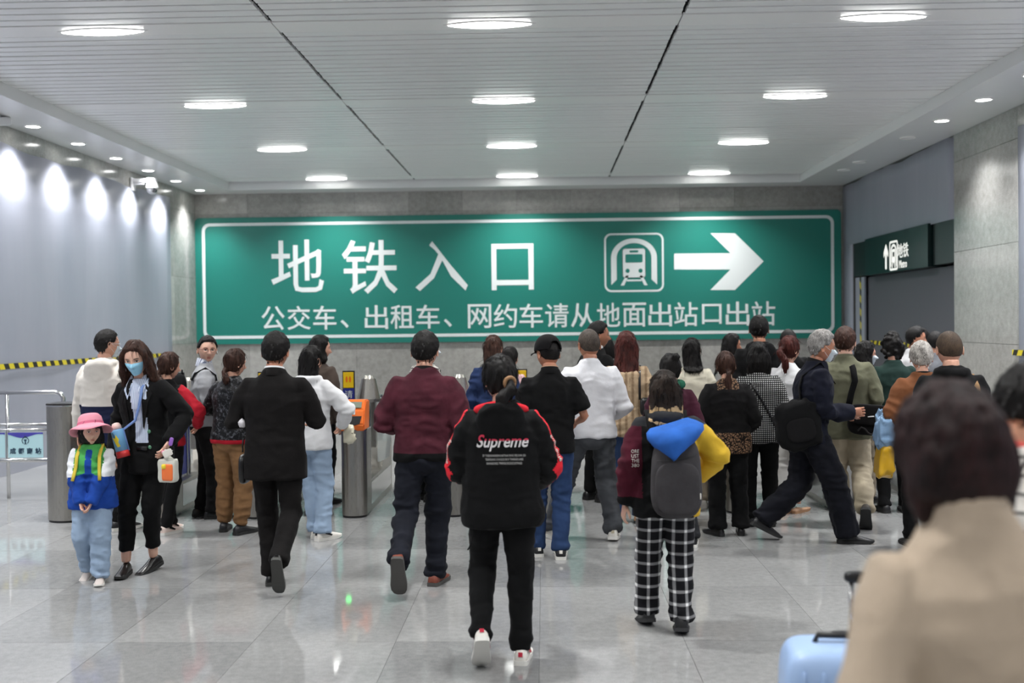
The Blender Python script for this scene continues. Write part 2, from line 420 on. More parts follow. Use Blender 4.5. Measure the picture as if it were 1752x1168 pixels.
# side passage behind the opening
bm = bmesh.new()
box(bm, XR + 3.5, XR + 3.7, 12, YB + 0.25, 0, 3.6); box(bm, XR + 0.25, XR + 3.7, YB, YB + 0.25, 0, 3.6)
box(bm, XR + 0.25, XR + 3.7, 11.8, 12.0, 0, 3.6); box(bm, XR + 0.25, XR + 3.7, 11.8, YB + 0.25, 3.55, 3.7)
structure(bm_obj('wall_passage', bm, plain('passage_shade_grey', srgb(88, 89, 95), 0.6)))  # grey darkened to paint in the shade of the deeper passage
bm = bmesh.new(); box(bm, XR + 0.03, XR + 0.06, 19.45, OY1 - 0.02, 0.0, 2.5); structure(bm_obj('trim_2', bm, M['sheet']))
tv = tape_mat('barrier_tape_stripes_upright', (0, math.radians(-55), 0))
bm = bmesh.new(); box(bm, -0.03, 0.03, -0.001, 0.001, -0.62, 0.62)
nt2 = tape_mat('barrier_tape_upright', (0, math.radians(60), 0))
bm = bmesh.new(); box(bm, -0.002, 0.0, -0.04, 0.04, -0.6, 0.6)
nt3 = tape_mat('barrier_tape_upright_b', (math.radians(60), 0, PI / 2))
tag(bm_obj('barrier_tape', bm, nt3, None, False, (XR + 0.028, 19.68, 1.95)), 'upright yellow and black striped tape in the dark opening', 'tape')
bm = bmesh.new(); box(bm, -0.002, 0.0, -1.6, 1.6, -0.033, 0.033)
tag(bm_obj('barrier_tape', bm, tape_y, None, False, (XR + 0.097, 17.75, 1.36)), 'level yellow and black tape crossing the dark opening under the hanging sign', 'tape')
bm = bmesh.new(); box(bm, XR + 0.10, XR + 0.14, OY0 + 0.01, OY1 - 0.01, 0.0, 2.49)
structure(bm_obj('wall_hoarding', bm, bpy.data.materials['passage_shade_grey']))
# wall behind the camera
bm = bmesh.new(); box(bm, XL - 0.3, XR + 0.3, YN - 0.25, YN, 0, ZC + 0.3); structure(bm_obj('wall_front', bm, M['soffit']))

# ---------------- big green sign ----------------
YS = YB - 0.03
A = on_y(334, 371, YS); B = on_y(1438, 361, YS); C_ = on_y(338, 590, YS)
sx0, sx1, sz1 = A.x, B.x, (A.z + B.z) / 2
sz0 = on_y(888, 583.5, YS).z
def rrect(x0, x1, z0, z1, r, n=8):
    pts = []
    for cx, cz, a0 in ((x1 - r, z0 + r, -90), (x1 - r, z1 - r, 0), (x0 + r, z1 - r, 90), (x0 + r, z0 + r, 180)):
        for k in range(n + 1):
            a = math.radians(a0 + 90 * k / n); pts.append((cx + r * math.cos(a), cz + r * math.sin(a)))
    return pts
def ring_strip(bm, outer, inner, h, M4):
    n = len(outer); L = []
    for pts, z in ((outer, 0), (outer, h), (inner, h), (inner, 0)): L.append([bm.verts.new(M4 @ Vector((x, y, z))) for x, y in pts])
    for a, b in zip(L, L[1:] + L[:1]):
        for i in range(n): bm.faces.new((a[i], a[(i + 1) % n], b[(i + 1) % n], b[i]))
XZ = Matrix.Rotation(PI / 2, 4, 'X')      # (x,y,z)->(x,-z,y): extrude goes to -Y
sign = tag(bpy.data.objects.new('wall_sign', None), 'huge green metro entrance sign with white characters and arrow on the back wall', 'sign')
COL.objects.link(sign); sign.location = (0, YS, 0)
bm = bmesh.new(); prism(bm, rrect(sx0, sx1, sz0, sz1, 0.08), 0.03, XZ); bm_obj('sign_panel', bm, M['green'], sign)
bm = bmesh.new()
o = rrect(sx0 + 0.13, sx1 - 0.13, sz0 + 0.10, sz1 - 0.10, 0.14); i_ = rrect(sx0 + 0.185, sx1 - 0.185, sz0 + 0.155, sz1 - 0.155, 0.10)
ring_strip(bm, o, i_, 0.003, Matrix.Translation((0, -0.03, 0)) @ XZ); bm_obj('border_line', bm, M['white_film'], sign)
def glyph(ch, px, py, wpx, hpx, off, parent=sign, Y=YS, mat='white_film', name='character'):
    c = on_y(px, py, Y); s = Y / F
    text_obj(name, ch, 1.0, M[mat], parent, Matrix.Translation((c.x, -0.033, c.z)) @ FACE_CAM, 0.002, off, (wpx * s, hpx * s))
for ch, px, py, w, h in (('地', 509.5, 455, 91, 90), ('铁', 633, 456.5, 95, 92), ('入', 755.5, 455, 90, 85), ('口', 877, 456.5, 72, 79)): glyph(ch, px, py, w, h, 0.006)
row = '公交车、出租车、网约车请从地面出站口出站'
for k, ch in enumerate(row):
    px = 468 + k * (1305.5 - 468) / 19; py = 544 - 0.0095 * (px - 468)
    if ch == '、': glyph(ch, px - 10, py + 11, 14, 14, 0.008)
    elif ch == '口': glyph(ch, px, py, 33, 34, 0.008)
    else: glyph(ch, px, py, 40, 41, 0.008)
def poly(name, pts, parent, Y, mat, h=0.003, base=-0.03):
    bm = bmesh.new(); P2 = [on_y(x, y, Y) for x, y in pts]
    prism(bm, [(p.x, p.z) for p in P2][::-1], h, Matrix.Translation((0, base, 0)) @ XZ); return bm_obj(name, bm, mat, parent)
poly('arrow', [(1153, 434), (1249, 433), (1215, 399), (1257, 399), (1306, 447), (1257, 496), (1215, 496), (1249, 461), (1153, 461)], sign, YS, M['white_film'])
# train emblem: rounded frame, tunnel arch, train front, rails
c0 = on_y(1084.5, 449, YS); u = YS / F
def pp(x, y): return ((x - 1084.5) * u + c0.x, -(y - 449) * u + c0.z)
bm = bmesh.new(); T = Matrix.Translation((0, -0.03, 0)) @ XZ
x0, z0 = pp(1034, 499); x1, z1 = pp(1135, 399)
ring_strip(bm, rrect(x0, x1, z0, z1, 0.13), rrect(x0 + 0.035, x1 - 0.035, z0 + 0.035, z1 - 0.035, 0.10), 0.003, T)
bm_obj('emblem_frame', bm, M['white_film'], sign)
def arch_pts(R, r, zc, zb, wpx=0):
    out = []; n = 20
    for k in range(n + 1): a = PI * k / n; out.append((R * math.cos(a), R * math.sin(a)))
    return out
bm = bmesh.new()
R0, R1 = 39.0, 29.5
o = [(1084.5 + R0, 487)] + [(1084.5 + R0 * math.cos(PI * k / 20), 441 - 33 * math.sin(PI * k / 20)) for k in range(21)] + [(1084.5 - R0, 487)]
i_ = [(1084.5 - R1, 478)] + [(1084.5 - R1 * math.cos(PI * k / 20), 441 - 25 * math.sin(PI * k / 20)) for k in range(21)] + [(1084.5 + R1, 478)]
outl = [pp(*q) for q in o + i_]
# split as strip quads
n = len(o); oo = [pp(*q) for q in o]; ii = [pp(*q) for q in i_[::-1]]
for k in range(n - 1):
    prism(bm, [oo[k], oo[k + 1], ii[k + 1], ii[k]], 0.003, T)
bm_obj('emblem_arch', bm, M['white_film'], sign)
bm = bmesh.new()
def rr(x0, x1, y0, y1, r): a = pp(x0, y1); b = pp(x1, y0); return rrect(a[0], b[0], a[1], b[1], r * u, 5)
ring_strip(bm, rr(1065, 1104, 425, 475, 5), rr(1065.6, 1103.4, 425.6, 474.4, 5), 0.003, T)
prism(bm, rr(1065, 1104, 425, 475, 6), 0.003, T)
for s_ in (-1, 1):
    prism(bm, [pp(1084.5 + s_ * 9, 471), pp(1084.5 + s_ * 14, 471), pp(1084.5 + s_ * 23, 488), pp(1084.5 + s_ * 17, 488)], 0.003, T)
prism(bm, [pp(1072, 481), pp(1097, 481), pp(1097, 478), pp(1072, 478)], 0.003, T)
bm_obj('emblem_train', bm, M['white_film'], sign)
bm = bmesh.new(); T2 = Matrix.Translation((0, -0.0335, 0)) @ XZ
prism(bm, rr(1070, 1099, 435, 449, 2), 0.003, T2); prism(bm, rr(1077, 1092, 428.5, 432, 1.6), 0.003, T2)
for s_ in (-1, 1):
    c = pp(1084.5 + s_ * 11, 463); prism(bm, [(c[0] + 3.6 * u * math.cos(a), c[1] + 3.6 * u * math.sin(a)) for a in [2 * PI * k / 14 for k in range(14)]], 0.003, T2)
bm_obj('emblem_window', bm, M['green'], sign)

# ---------------- hanging sign box in the opening ----------------
hb = tag(bpy.data.objects.new('hanging_sign', None), 'dark green backlit metro direction box hanging across the opening on the right', 'sign')
COL.objects.link(hb); hb.location = (XR, 0, 0)
bm = bmesh.new(); box(bm, -0.06, 0.22, 16.0, 19.1, 2.50, OZ + 0.02, 0.004); bm_obj('sign_box', bm, M['box_green'], hb)
bm = bmesh.new(); box(bm, 0.0, 0.24, OY0 + 0.01, 15.95, 2.52, OZ + 0.02, 0.004); bm_obj('end_panel', bm, M['end_dark'], hb)
bm = bmesh.new(); box(bm, 0.0, 0.24, 19.15, OY1 - 0.01, 2.52, OZ + 0.02, 0.004); bm_obj('end_panel', bm, M['end_dark'], hb)
FX = Matrix(((0, 0, -1, 0), (-1, 0, 0, 0), (0, 1, 0, 0), (0, 0, 0, 1)))   # text x -> -Y, y -> Z, normal -> -X
def sideT(y, z): return Matrix.Translation((-0.061, y, z)) @ FX
def side_px(px, py): p = on_x(px, py, XR - 0.06); return p.y, p.z
bm = bmesh.new(); yy, zz = side_px(1516, 439)
def lp(pts, c):  # local polygon
    prism(bm, pts, 0.003, sideT(*c))
lp([(-0.035, -0.2), (0.035, -0.2), (0.035, 0.05), (0.11, -0.01), (0.11, 0.07), (0, 0.2), (-0.11, 0.07), (-0.11, -0.01), (-0.035, 0.05)], (yy, zz))
bm_obj('arrow', bm, M['sign_light'], hb)
yy, zz = side_px(1529, 437)
bm = bmesh.new(); T = sideT(yy, zz)
ring_strip(bm, rrect(-0.2, 0.2, -0.23, 0.23, 0.05), rrect(-0.17, 0.17, -0.2, 0.2, 0.03), 0.003, T)
for k in range(12):
    a0, a1 = PI * k / 12, PI * (k + 1) / 12
    q = lambda R, a, dz=0.03: (R * math.cos(a), dz + R * math.sin(a))
    prism(bm, [q(0.15, a0), q(0.15, a1), q(0.115, a1), q(0.115, a0)], 0.003, T)
for s_ in (-1, 1): prism(bm, [(s_ * 0.15, 0.03), (s_ * 0.15, -0.18), (s_ * 0.115, -0.15), (s_ * 0.115, 0.03)], 0.003, T)
ring_strip(bm, rrect(-0.08, 0.08, -0.11, 0.1, 0.03), rrect(-0.05, 0.05, -0.02, 0.06, 0.01), 0.003, T)
for s_ in (-1, 1): prism(bm, [(s_ * 0.03, -0.11), (s_ * 0.055, -0.11), (s_ * 0.09, -0.19), (s_ * 0.06, -0.19)], 0.003, T)
bm_obj('train_symbol', bm, M['sign_light'], hb)
yy, zz = side_px(1545, 428); text_obj('lettering', '地铁', 0.26, M['sign_light'], hb, sideT(yy, zz), 0.002, 0.0, (0.5, 0.22))
yy, zz = side_px(1545, 451); text_obj('lettering', 'Metro', 0.15, M['sign_light'], hb, sideT(yy, zz), 0.002, 0.0, (0.36, 0.12))

# ---------------- cameras on the walls ----------------
def cctv_dome():
    p = on_x(228, 312, XL + 0.05)
    r = empty('security_camera', (XL + 0.03, p.y, p.z), 'white dome security camera on a wall arm above the left hoarding', 'camera')
    bm = bmesh.new(); box(bm, 0, 0.03, -0.09, 0.09, -0.13, 0.07, 0.006); bm_obj('wall_plate', bm, M['white_paint'], r)
    bm = bmesh.new(); box(bm, 0.02, 0.34, -0.045, 0.045, -0.005, 0.055, 0.01); box(bm, 0.02, 0.2, -0.03, 0.03, -0.04, 0.0, 0.01); bm_obj('arm', bm, M['white_paint'], r)
    bm = bmesh.new(); cyl(bm, (0.32, 0, -0.04), 0.10, 0.10, 24, r2=0.075); cyl(bm, (0.32, 0, 0.03), 0.08, 0.06, 24); bm_obj('housing', bm, M['white_paint'], r, False)
    bm = bmesh.new(); bmesh.ops.create_uvsphere(bm, u_segments=24, v_segments=14, radius=0.085, matrix=Matrix.Translation((0.32, 0, -0.11))); bm_obj('ball', bm, M['white_paint'], r, True)
    bm = bmesh.new(); cyl(bm, (0.37, -0.04, -0.135), 0.035, 0.06, 16, 'Y'); bm_obj('camera_lens', bm, M['blackp'], r)
cctv_dome()
p = on_x(4, 212, XL + 0.3)
r = empty('security_camera', (XL + 0.03, p.y, p.z + 0.08), 'white bullet security camera cut by the left edge', 'camera')
bm = bmesh.new(); box(bm, 0, 0.03, -0.06, 0.06, -0.02, 0.1, 0.006); bm_obj('wall_plate', bm, M['white_paint'], r)
bm = bmesh.new(); tube_path(bm, [(0.02, 0, 0.05), (0.15, 0, 0.05), (0.25, 0, 0.02)], 0.018); bm_obj('arm', bm, M['white_paint'], r)
bm = bmesh.new(); box(bm, 0.2, 0.3, -0.16, 0.16, -0.1, 0.0, 0.02); b = bm_obj('housing', bm, M['white_paint'], r); b.rotation_euler.x = 0.2
bm = bmesh.new(); cyl(bm, (0.25, -0.165, -0.05), 0.042, 0.02, 18, 'Y'); b = bm_obj('camera_lens', bm, M['blackp'], r); b.rotation_euler.x = 0.2
# ---------------- ticket gates ----------------
def gate(px, wide=False, orange=False, label='', L=1.85, head='steel'):
    p = ground(px, 886.5 - 0.0108 * (px - 605)); r_ = 0.18 if wide else 0.118
    if wide: p = ground(px, 895)
    g = empty('ticket_gate', (p.x, p.y, 0), label, 'ticket gate', 'row of steel ticket gates')
    H_ = 1.02 if not orange else 0.80
    # front column: D shaped steel body with a rounded front
    bm = bmesh.new(); n = 18
    if wide: H_ = 1.055
    out = [(r_ * math.cos(a), r_ - r_ * math.sin(a)) for a in [PI * k / n for k in range(n + 1)]] + [(-r_, 0.34), (r_, 0.34)]
    prism(bm, out[::-1], H_ - 0.02, Matrix.Translation((0, 0, 0.02)))
    bm_obj('front_column', bm, M['steel'], g)
    bm = bmesh.new(); prism(bm, [(x * 0.96, y * 0.98 + 0.004) for x, y in out][::-1], 0.02); bm_obj('plinth', bm, M['blackp'], g)
    bm = bmesh.new(); prism(bm, [(x * 1.02, y) for x, y in out][::-1], 0.012, Matrix.Translation((0, 0, H_))); bm_obj('top_plate', bm, M['steel_bright'], g)
    # long cabinet
    w = r_ - 0.012
    bm = bmesh.new()
    prism(bm, [(0.33, 0.0), (L, 0.0), (L, 0.55), (L - 0.35, 0.55), (L - 0.75, 0.30), (0.33, 0.30)], 2 * w, Matrix.Translation((-w, 0, 0)) @ Matrix(((0, 0, 1, 0), (1, 0, 0, 0), (0, 1, 0, 0), (0, 0, 0, 1))))
    bm_obj('cabinet_body', bm, M['steel'], g)
    for q in (-1, 1):
        bm = bmesh.new(); x = q * w; box(bm, x - 0.003, x + 0.003, 0.42, L - 0.08, 0.06, 0.27, 0.002); bm_obj('side_panel', bm, M['steel_bright'], g)
    # glazed upper part with printed film, rail along the top
    bm = bmesh.new(); box(bm, -0.008, 0.008, 0.36, 0.85, 0.32, 0.98, 0.003); bm_obj('blue_film', bm, M['blue'], g)
    for q, s_ in ((-1, -1), (1, 1)):
        for k, ch in enumerate('请刷身份证' if not orange else '请刷卡通行'):
            T = Matrix.Translation((q * 0.0085, 0.60, 0.91 - 0.115 * k)) @ Matrix(((0, 0, s_, 0), (s_, 0, 0, 0), (0, 1, 0, 0), (0, 0, 0, 1)))
            text_obj('character', ch, 0.10, M['white_film'], g, T, 0.001)
    bm = bmesh.new(); box(bm, -0.02, 0.02, 0.30, L - 0.05, 0.985, 1.02, 0.006); bm_obj('top_rail', bm, M['steel_bright'], g)
    for y in (0.9, L - 0.12):
        bm = bmesh.new(); cyl(bm, (0, y, 0.66), 0.034, 0.72, 18); bm_obj('post', bm, M['steel_bright'], g)
    # flared steel head on the flap post
    bm = bmesh.new(); cyl(bm, (0, 1.0, 1.13), 0.115, 0.20, 24, r2=0.07); cyl(bm, (0, 1.0, 1.015), 0.13, 0.03, 24); cyl(bm, (0, 1.0, 1.245), 0.062, 0.03, 24, r2=0.045)
    bm_obj('flared_cap', bm, M['steel'], g)
    bm = bmesh.new(); box(bm, -0.05, 0.05, 1.12, 1.32, 0.52, 1.12, 0.01); bm_obj('flap_housing', bm, M['steel'], g)
    # glass flaps
    for q in (-1, 1):
        bm = bmesh.new(); o = [(0.05, 0.35), (0.17, 0.42), (0.19, 0.6), (0.17, 0.98), (0.05, 1.05)]
        prism(bm, [(q * x, z) for x, z in (o if q < 0 else o[::-1])], 0.012, Matrix.Translation((0, 1.22, 0)) @ XZ); bm_obj('glass_flap', bm, M['glass'], g)
    # tall sign plate at the far end
    bm = bmesh.new(); box(bm, -0.30 - 0.06, -0.30 + 0.06, 1.55, 1.57, 0.50, 1.10, 0.004); bm_obj('sign_plate', bm, M['blue'], g)
    bm = bmesh.new(); box(bm, -0.30 - 0.055, -0.30 + 0.055, 1.546, 1.552, 1.105, 1.27, 0.003); bm_obj('yellow_plate', bm, M['yellow'], g)
    bm = bmesh.new(); box(bm, -0.30 - 0.065, -0.30 + 0.065, 1.556, 1.58, 0.02, 1.285, 0.004); bm_obj('plate_frame', bm, M['blackp'], g)
    for k, ch in enumerate('请排队刷卡'):
        text_obj('character', ch, 0.09, M['white_film'], g, Matrix.Translation((-0.30, 1.548, 1.03 - 0.115 * k)) @ FACE_CAM, 0.001)
    bm = bmesh.new()
    for q in (-1, 1):
        prism(bm, [(q * 0.018 + 0.011 * math.cos(a), 1.195 + 0.034 * math.sin(a)) for a in [2 * PI * k / 12 for k in range(12)]], 0.002, Matrix.Translation((-0.30, 1.546, 0)) @ XZ)
    bm_obj('footprint_mark', bm, M['orange'], g)
    if orange:
        # sloped orange reader head
        bm = bmesh.new(); prof = [(-0.004, 0.80), (0.26, 0.80), (0.30, 1.07), (0.10, 1.075), (0.02, 0.99), (-0.02, 0.86)]
        prism(bm, prof, 0.236, Matrix.Translation((-0.118, 0, 0)) @ Matrix(((0, 0, 1, 0), (1, 0, 0, 0), (0, 1, 0, 0), (0, 0, 0, 1))))
        bmesh.ops.bevel(bm, geom=bm.edges[:], offset=0.012, segments=2, affect='EDGES'); h = bm_obj('reader_head', bm, M['orange'], g)
        sl = Matrix.Translation((0, 0.054, 1.032)) @ Matrix.Rotation(math.radians(46), 4, 'X')
        bm = bmesh.new(); box(bm, -0.085, 0.085, -0.035, 0.035, 0.0, 0.008, 0.002); o = bm_obj('display', bm, M['lcd'], h); o.matrix_local = sl
        sl2 = Matrix.Translation((0, -0.004, 0.90)) @ Matrix.Rotation(math.radians(73), 4, 'X')
        bm = bmesh.new(); prism(bm, [(-0.09, 0.035), (0.09, 0.035), (0.075, -0.035), (0.03, -0.05), (-0.04, -0.05), (-0.08, -0.02)][::-1], 0.008); o = bm_obj('card_window', bm, M['blackp'], h); o.matrix_local = sl2
        sl3 = Matrix.Translation((0, 0.012, 0.965)) @ Matrix.Rotation(math.radians(73), 4, 'X')
        bm = bmesh.new(); prism(bm, [(-0.03, -0.016), (0.03, -0.016), (0.03, 0.016), (0.012, 0.008), (0, 0.016), (-0.012, 0.008), (-0.03, 0.016)], 0.006); o = bm_obj('card_symbol', bm, M['white_film'], h); o.matrix_local = sl3
        bm = bmesh.new(); cyl(bm, (-0.05, 0.012, 0.745), 0.026, 0.02, 16, 'Y'); bmesh.ops.scale(bm, vec=(1, 1, 1.0), verts=bm.verts); o = bm_obj('green_lamp', bm, M['led_green'], g)
        bm = bmesh.new(); prism(bm, [(0.33, 0.30), (0.36, 0.30), (0.36, 1.0), (0.22, 1.06), (0.20, 0.8), (0.33, 0.8)], 0.21, Matrix.Translation((-0.105, 0, 0)) @ Matrix(((0, 0, 1, 0), (1, 0, 0, 0), (0, 1, 0, 0), (0, 0, 0, 1)))); bm_obj('head_back', bm, M['steel'], g)
    else:
        bm = bmesh.new(); box(bm, -r_ * .8, r_ * .8, 0.05, 0.30, H_ + 0.012, H_ + 0.03, 0.006); bm_obj('reader_plate', bm, M['blackp'], g)
        bm = bmesh.new(); cyl(bm, (-0.05 if not wide else 0, 0.004, 0.745), 0.0 + 0.02, 0.016, 16, 'Y')
        if not wide: bm_obj('lamp_window', bm, M['blackp'], g)
        else: bm.free()
    return g
names = ['wide steel gate column at the left beside the railing', 'steel gate behind the woman in black, second from the left', 'steel gate behind the man in the black suit',
         'steel gate with the orange card reader and green light', 'steel gate behind the man in burgundy', 'steel gate behind the man in the black cap', 'steel gate behind the girl with the grey backpack',
         'steel gate between the leopard jacket and the walking old man', 'steel gate behind the man in olive', 'rightmost steel gate, behind the woman in beige']
for i, px in enumerate((104, 268, 437, 604, 774, 944, 1114, 1268, 1448, 1628)):
    gate(px, wide=(i == 0), orange=(i == 3), label=names[i])

# ---------------- railing on the left with the station banners ----------------
YR = 11.4
rl = empty('barrier_railing', (0, YR, 0), 'stainless steel railing at the left wall with pale blue banners', 'railing')
za = on_y(50, 671, YR).z; zb = on_y(50, 731, YR).z; zc = on_y(50, 787, YR).z; xe = on_y(108, 671, YR).x
bm = bmesh.new(); tube_path(bm, [(XL + 0.06, 0, za)] + [(xe - 0.08, 0, za), (xe - 0.03, 0, za - 0.015), (xe, 0, za - 0.06), (xe, 0, 0)], 0.022); bm_obj('handrail', bm, M['steel_bright'], rl, True)
for nm, z, t in (('rail', zb + 0.03, 0.018), ('rail', zb - 0.025, 0.018), ('rail', zc - 0.0, 0.02)):
    bm = bmesh.new(); tube_path(bm, [(XL + 0.06, 0, z), (xe, 0, z)], t); bm_obj(nm, bm, M['steel_bright'], rl, True)
xm = on_y(13.5, 760, YR).x
for x in (XL + 0.08, xm):
    bm = bmesh.new(); tube_path(bm, [(x, 0, za), (x, 0, 0)], 0.018); bm_obj('post', bm, M['steel_bright'], rl, True)
ban = plain('pale_banner', srgb(176, 212, 218), 0.5); navy = plain('banner_ink', srgb(36, 64, 84), 0.5); purple = plain('banner_purple', srgb(70, 66, 160), 0.5)
def banner(x0, x1, text, label):
    z0, z1 = zc + 0.03, zb - 0.05; c = (x0 + x1) / 2
    b = empty('station_banner', (c, YR - 0.03, (z0 + z1) / 2), label, 'banner'); w = (x1 - x0) / 2; h = (z1 - z0) / 2
    bm = bmesh.new(); box(bm, -w, w, 0, 0.008, -h, h, 0.001); bm_obj('banner_sheet', bm, ban, b)
    bm = bmesh.new(); n = 16; top_ = [(-w + 2 * w * k / n, h) for k in range(n + 1)]; bot = [(-w + 2 * w * k / n, h - 0.015 - 0.04 * (0.5 - 0.5 * math.cos(2 * PI * (k / n) * 1.0 + 0.6))) for k in range(n + 1)]
    for k in range(n): prism(bm, [bot[k], bot[k + 1], top_[k + 1], top_[k]], 0.002, Matrix.Translation((0, 0, 0)) @ XZ)
    bm_obj('banner_wave', bm, purple, b)
    if text:
        for k, ch in enumerate(text): text_obj('character', ch, 0.064, navy, b, Matrix.Translation(((k - 1.5) * .089, -0.001, -h * .5)) @ FACE_CAM, 0.002, 0.002)
        bm = bmesh.new(); n = 22; R1, R0 = 0.062, 0.050
        for k in range(n):
            a0, a1 = [math.radians(-55 + 290 * q / n) for q in (k, k + 1)]
            prism(bm, [(R0 * math.cos(a0), .035 + R0 * math.sin(a0)), (R1 * math.cos(a0), .035 + R1 * math.sin(a0)), (R1 * math.cos(a1), .035 + R1 * math.sin(a1)), (R0 * math.cos(a1), .035 + R0 * math.sin(a1))], 0.002, XZ)
        prism(bm, [(-.026, .055), (.026, .055), (.018, .035), (.010, .028), (.010, -.012), (.028, -.026), (-.028, -.026), (-.010, -.012), (-.010, .028), (-.018, .035)][::-1], 0.002, XZ)
        prism(bm, [(.022 * math.cos(a), .10 + .012 * math.sin(a)) for a in [2 * PI * k / 12 for k in range(12)]], 0.002, XZ)
        o = bm_obj('railway_emblem', bm, navy, b); o.location = (0.0, -0.001, 0.025); o.scale = (.62, 1, .62)
banner(on_y(16, 760, YR).x, on_y(71, 760, YR).x + 0.03, '成都南站', 'pale blue banner with station name and railway emblem on the left railing')
banner(on_y(-60, 760, YR).x, on_y(11, 760, YR).x, '', 'plain pale banner with purple top edge at the left picture edge')
# ---------------- people: body, clothes, hair ----------------
def vnoise(p, seed=0):
    """value noise, p (N,3) -> (-1..1)"""
    i = np.floor(p).astype(np.int64); f = p - i; f = f * f * (3 - 2 * f)
    def h(a):
        n = (a[:, 0] * 73856093) ^ (a[:, 1] * 19349663) ^ (a[:, 2] * 83492791) ^ (seed * 2654435761)
        n = (n ^ (n >> 13)) * 1274126177; n = n & 0x7fffffff
        return ((n >> 8) & 0xffff) / 32767.5 - 1
    r = 0
    for dx in (0, 1):
        for dy in (0, 1):
            for dz in (0, 1):
                w = (f[:, 0] if dx else 1 - f[:, 0]) * (f[:, 1] if dy else 1 - f[:, 1]) * (f[:, 2] if dz else 1 - f[:, 2])
                r = r + w * h(i + np.array([dx, dy, dz]))
    return r
def vv(*a): return np.array(a, float)
def nrm(v): v = np.asarray(v, float); return v / max(1e-9, np.linalg.norm(v))
def rotm(ax, ang):
    return np.array(Matrix.Rotation(math.radians(ang), 3, ax))
class G:
    """mesh gatherer: arrays of vertices, faces, material index per face"""
    def __init__(s): s.v = []; s.f = []; s.m = []; s.n = 0
    def add(s, V, Fc, mi=0):
        V = np.asarray(V, float).reshape(-1, 3); s.v.append(V); s.f += [tuple(int(q) + s.n for q in f) for f in Fc]; s.m += [mi] * len(Fc); s.n += len(V)
    def rings(s, R, mi=0, cap=True, closed=True):
        R = [np.asarray(r, float) for r in R]; k = len(R[0]); base = 0; F_ = []
        for a in range(len(R) - 1):
            for j in range(k if closed else k - 1):
                j2 = (j + 1) % k; F_.append((a * k + j, a * k + j2, (a + 1) * k + j2, (a + 1) * k + j))
        V = np.concatenate(R)
        if cap and closed:
            c0 = len(V); V = np.concatenate([V, [R[0].mean(0)], [R[-1].mean(0)]])
            for j in range(k):
                j2 = (j + 1) % k; F_.append((c0, j2, j)); F_.append((c0 + 1, (len(R) - 1) * k + j, (len(R) - 1) * k + j2))
        s.add(V, F_, mi)
    def loft(s, pts, rad, n=14, mi=0, up=(0, 1, 0.01), cap=True, ex=2.0):
        """pts: centres; rad: (rx, ry) or r per point; the rx axis is perpendicular to the path and to `up`"""
        pts = [np.asarray(p, float) for p in pts]; R = []; u0 = nrm(up)
        for i, p in enumerate(pts):
            t = nrm(pts[min(i + 1, len(pts) - 1)] - pts[max(i - 1, 0)])
            a = np.cross(t, u0)
            if np.linalg.norm(a) < 0.15: a = np.cross(t, vv(1, 0, 0.3))
            a = nrm(a); b = nrm(np.cross(a, t)); r = rad[i]
            rx, ry = (r, r) if np.isscalar(r) else r
            q = np.arange(n) * 2 * PI / n; c, sn = np.cos(q), np.sin(q)
            if ex != 2.0: c = np.sign(c) * np.abs(c) ** (2 / ex); sn = np.sign(sn) * np.abs(sn) ** (2 / ex)
            R.append(p + np.outer(c * rx, a) + np.outer(sn * ry, b))
        s.rings(R, mi, cap)
    def ball(s, c, r, mi=0, n=14, m=10, rot=None):
        r = (r, r, r) if np.isscalar(r) else r; V = []
        for i in range(m + 1):
            th = PI * i / m
            for j in range(n):
                ph = 2 * PI * j / n; V.append((math.sin(th) * math.cos(ph) * r[0], math.sin(th) * math.sin(ph) * r[1], math.cos(th) * r[2]))
        V = np.array(V)
        if rot is not None: V = V @ np.asarray(rot).T
        F_ = [(i * n + j, i * n + (j + 1) % n, (i + 1) * n + (j + 1) % n, (i + 1) * n + j) for i in range(m) for j in range(n)]
        s.add(V + np.asarray(c), F_, mi)
    def arr(s): return np.concatenate(s.v)
    def mesh(s, name, mats, smooth=True):
        me = bpy.data.meshes.new(name); me.from_pydata(s.arr().tolist(), [], s.f)
        me.polygons.foreach_set('material_index', s.m)
        if smooth: me.polygons.foreach_set('use_smooth', [True] * len(s.f))
        for m in mats: me.materials.append(m)
        bm = bmesh.new(); bm.from_mesh(me); bmesh.ops.remove_doubles(bm, verts=bm.verts, dist=1e-5)
        bmesh.ops.recalc_face_normals(bm, faces=bm.faces); bm.to_mesh(me); bm.free(); me.update(); return me
def getco(me):
    a = np.empty(len(me.vertices) * 3, 'f'); me.vertices.foreach_get('co', a); return a.reshape(-1, 3).astype(float)
def getno(me):
    a = np.empty(len(me.vertices) * 3, 'f'); me.vertex_normals.foreach_get('vector', a); return a.reshape(-1, 3).astype(float)
def setco(me, co): me.vertices.foreach_set('co', co.astype('f').ravel()); me.update()
def remesh(g, vox, it=4, fac=0.5):
    me = g.mesh('tmp', []); o = bpy.data.objects.new('tmp', me); COL.objects.link(o)
    m = o.modifiers.new('r', 'REMESH'); m.mode = 'VOXEL'; m.voxel_size = vox; m.use_smooth_shade = True
    if it: s_ = o.modifiers.new('s', 'SMOOTH'); s_.iterations = it; s_.factor = fac
    out = bpy.data.meshes.new_from_object(o.evaluated_get(bpy.context.evaluated_depsgraph_get()))
    bpy.data.objects.remove(o); bpy.data.meshes.remove(me)
    out.materials.clear(); out.polygons.foreach_set('use_smooth', [True] * len(out.polygons)); return out
def paint(me, fn, mats):
    for m in mats: me.materials.append(m)
    if fn is None: return
    n = len(me.polygons); c = np.empty(n * 3, 'f'); me.polygons.foreach_get('center', c); c = c.reshape(-1, 3).astype(float)
    me.polygons.foreach_set('material_index', np.asarray(fn(c)).astype('i').tolist())

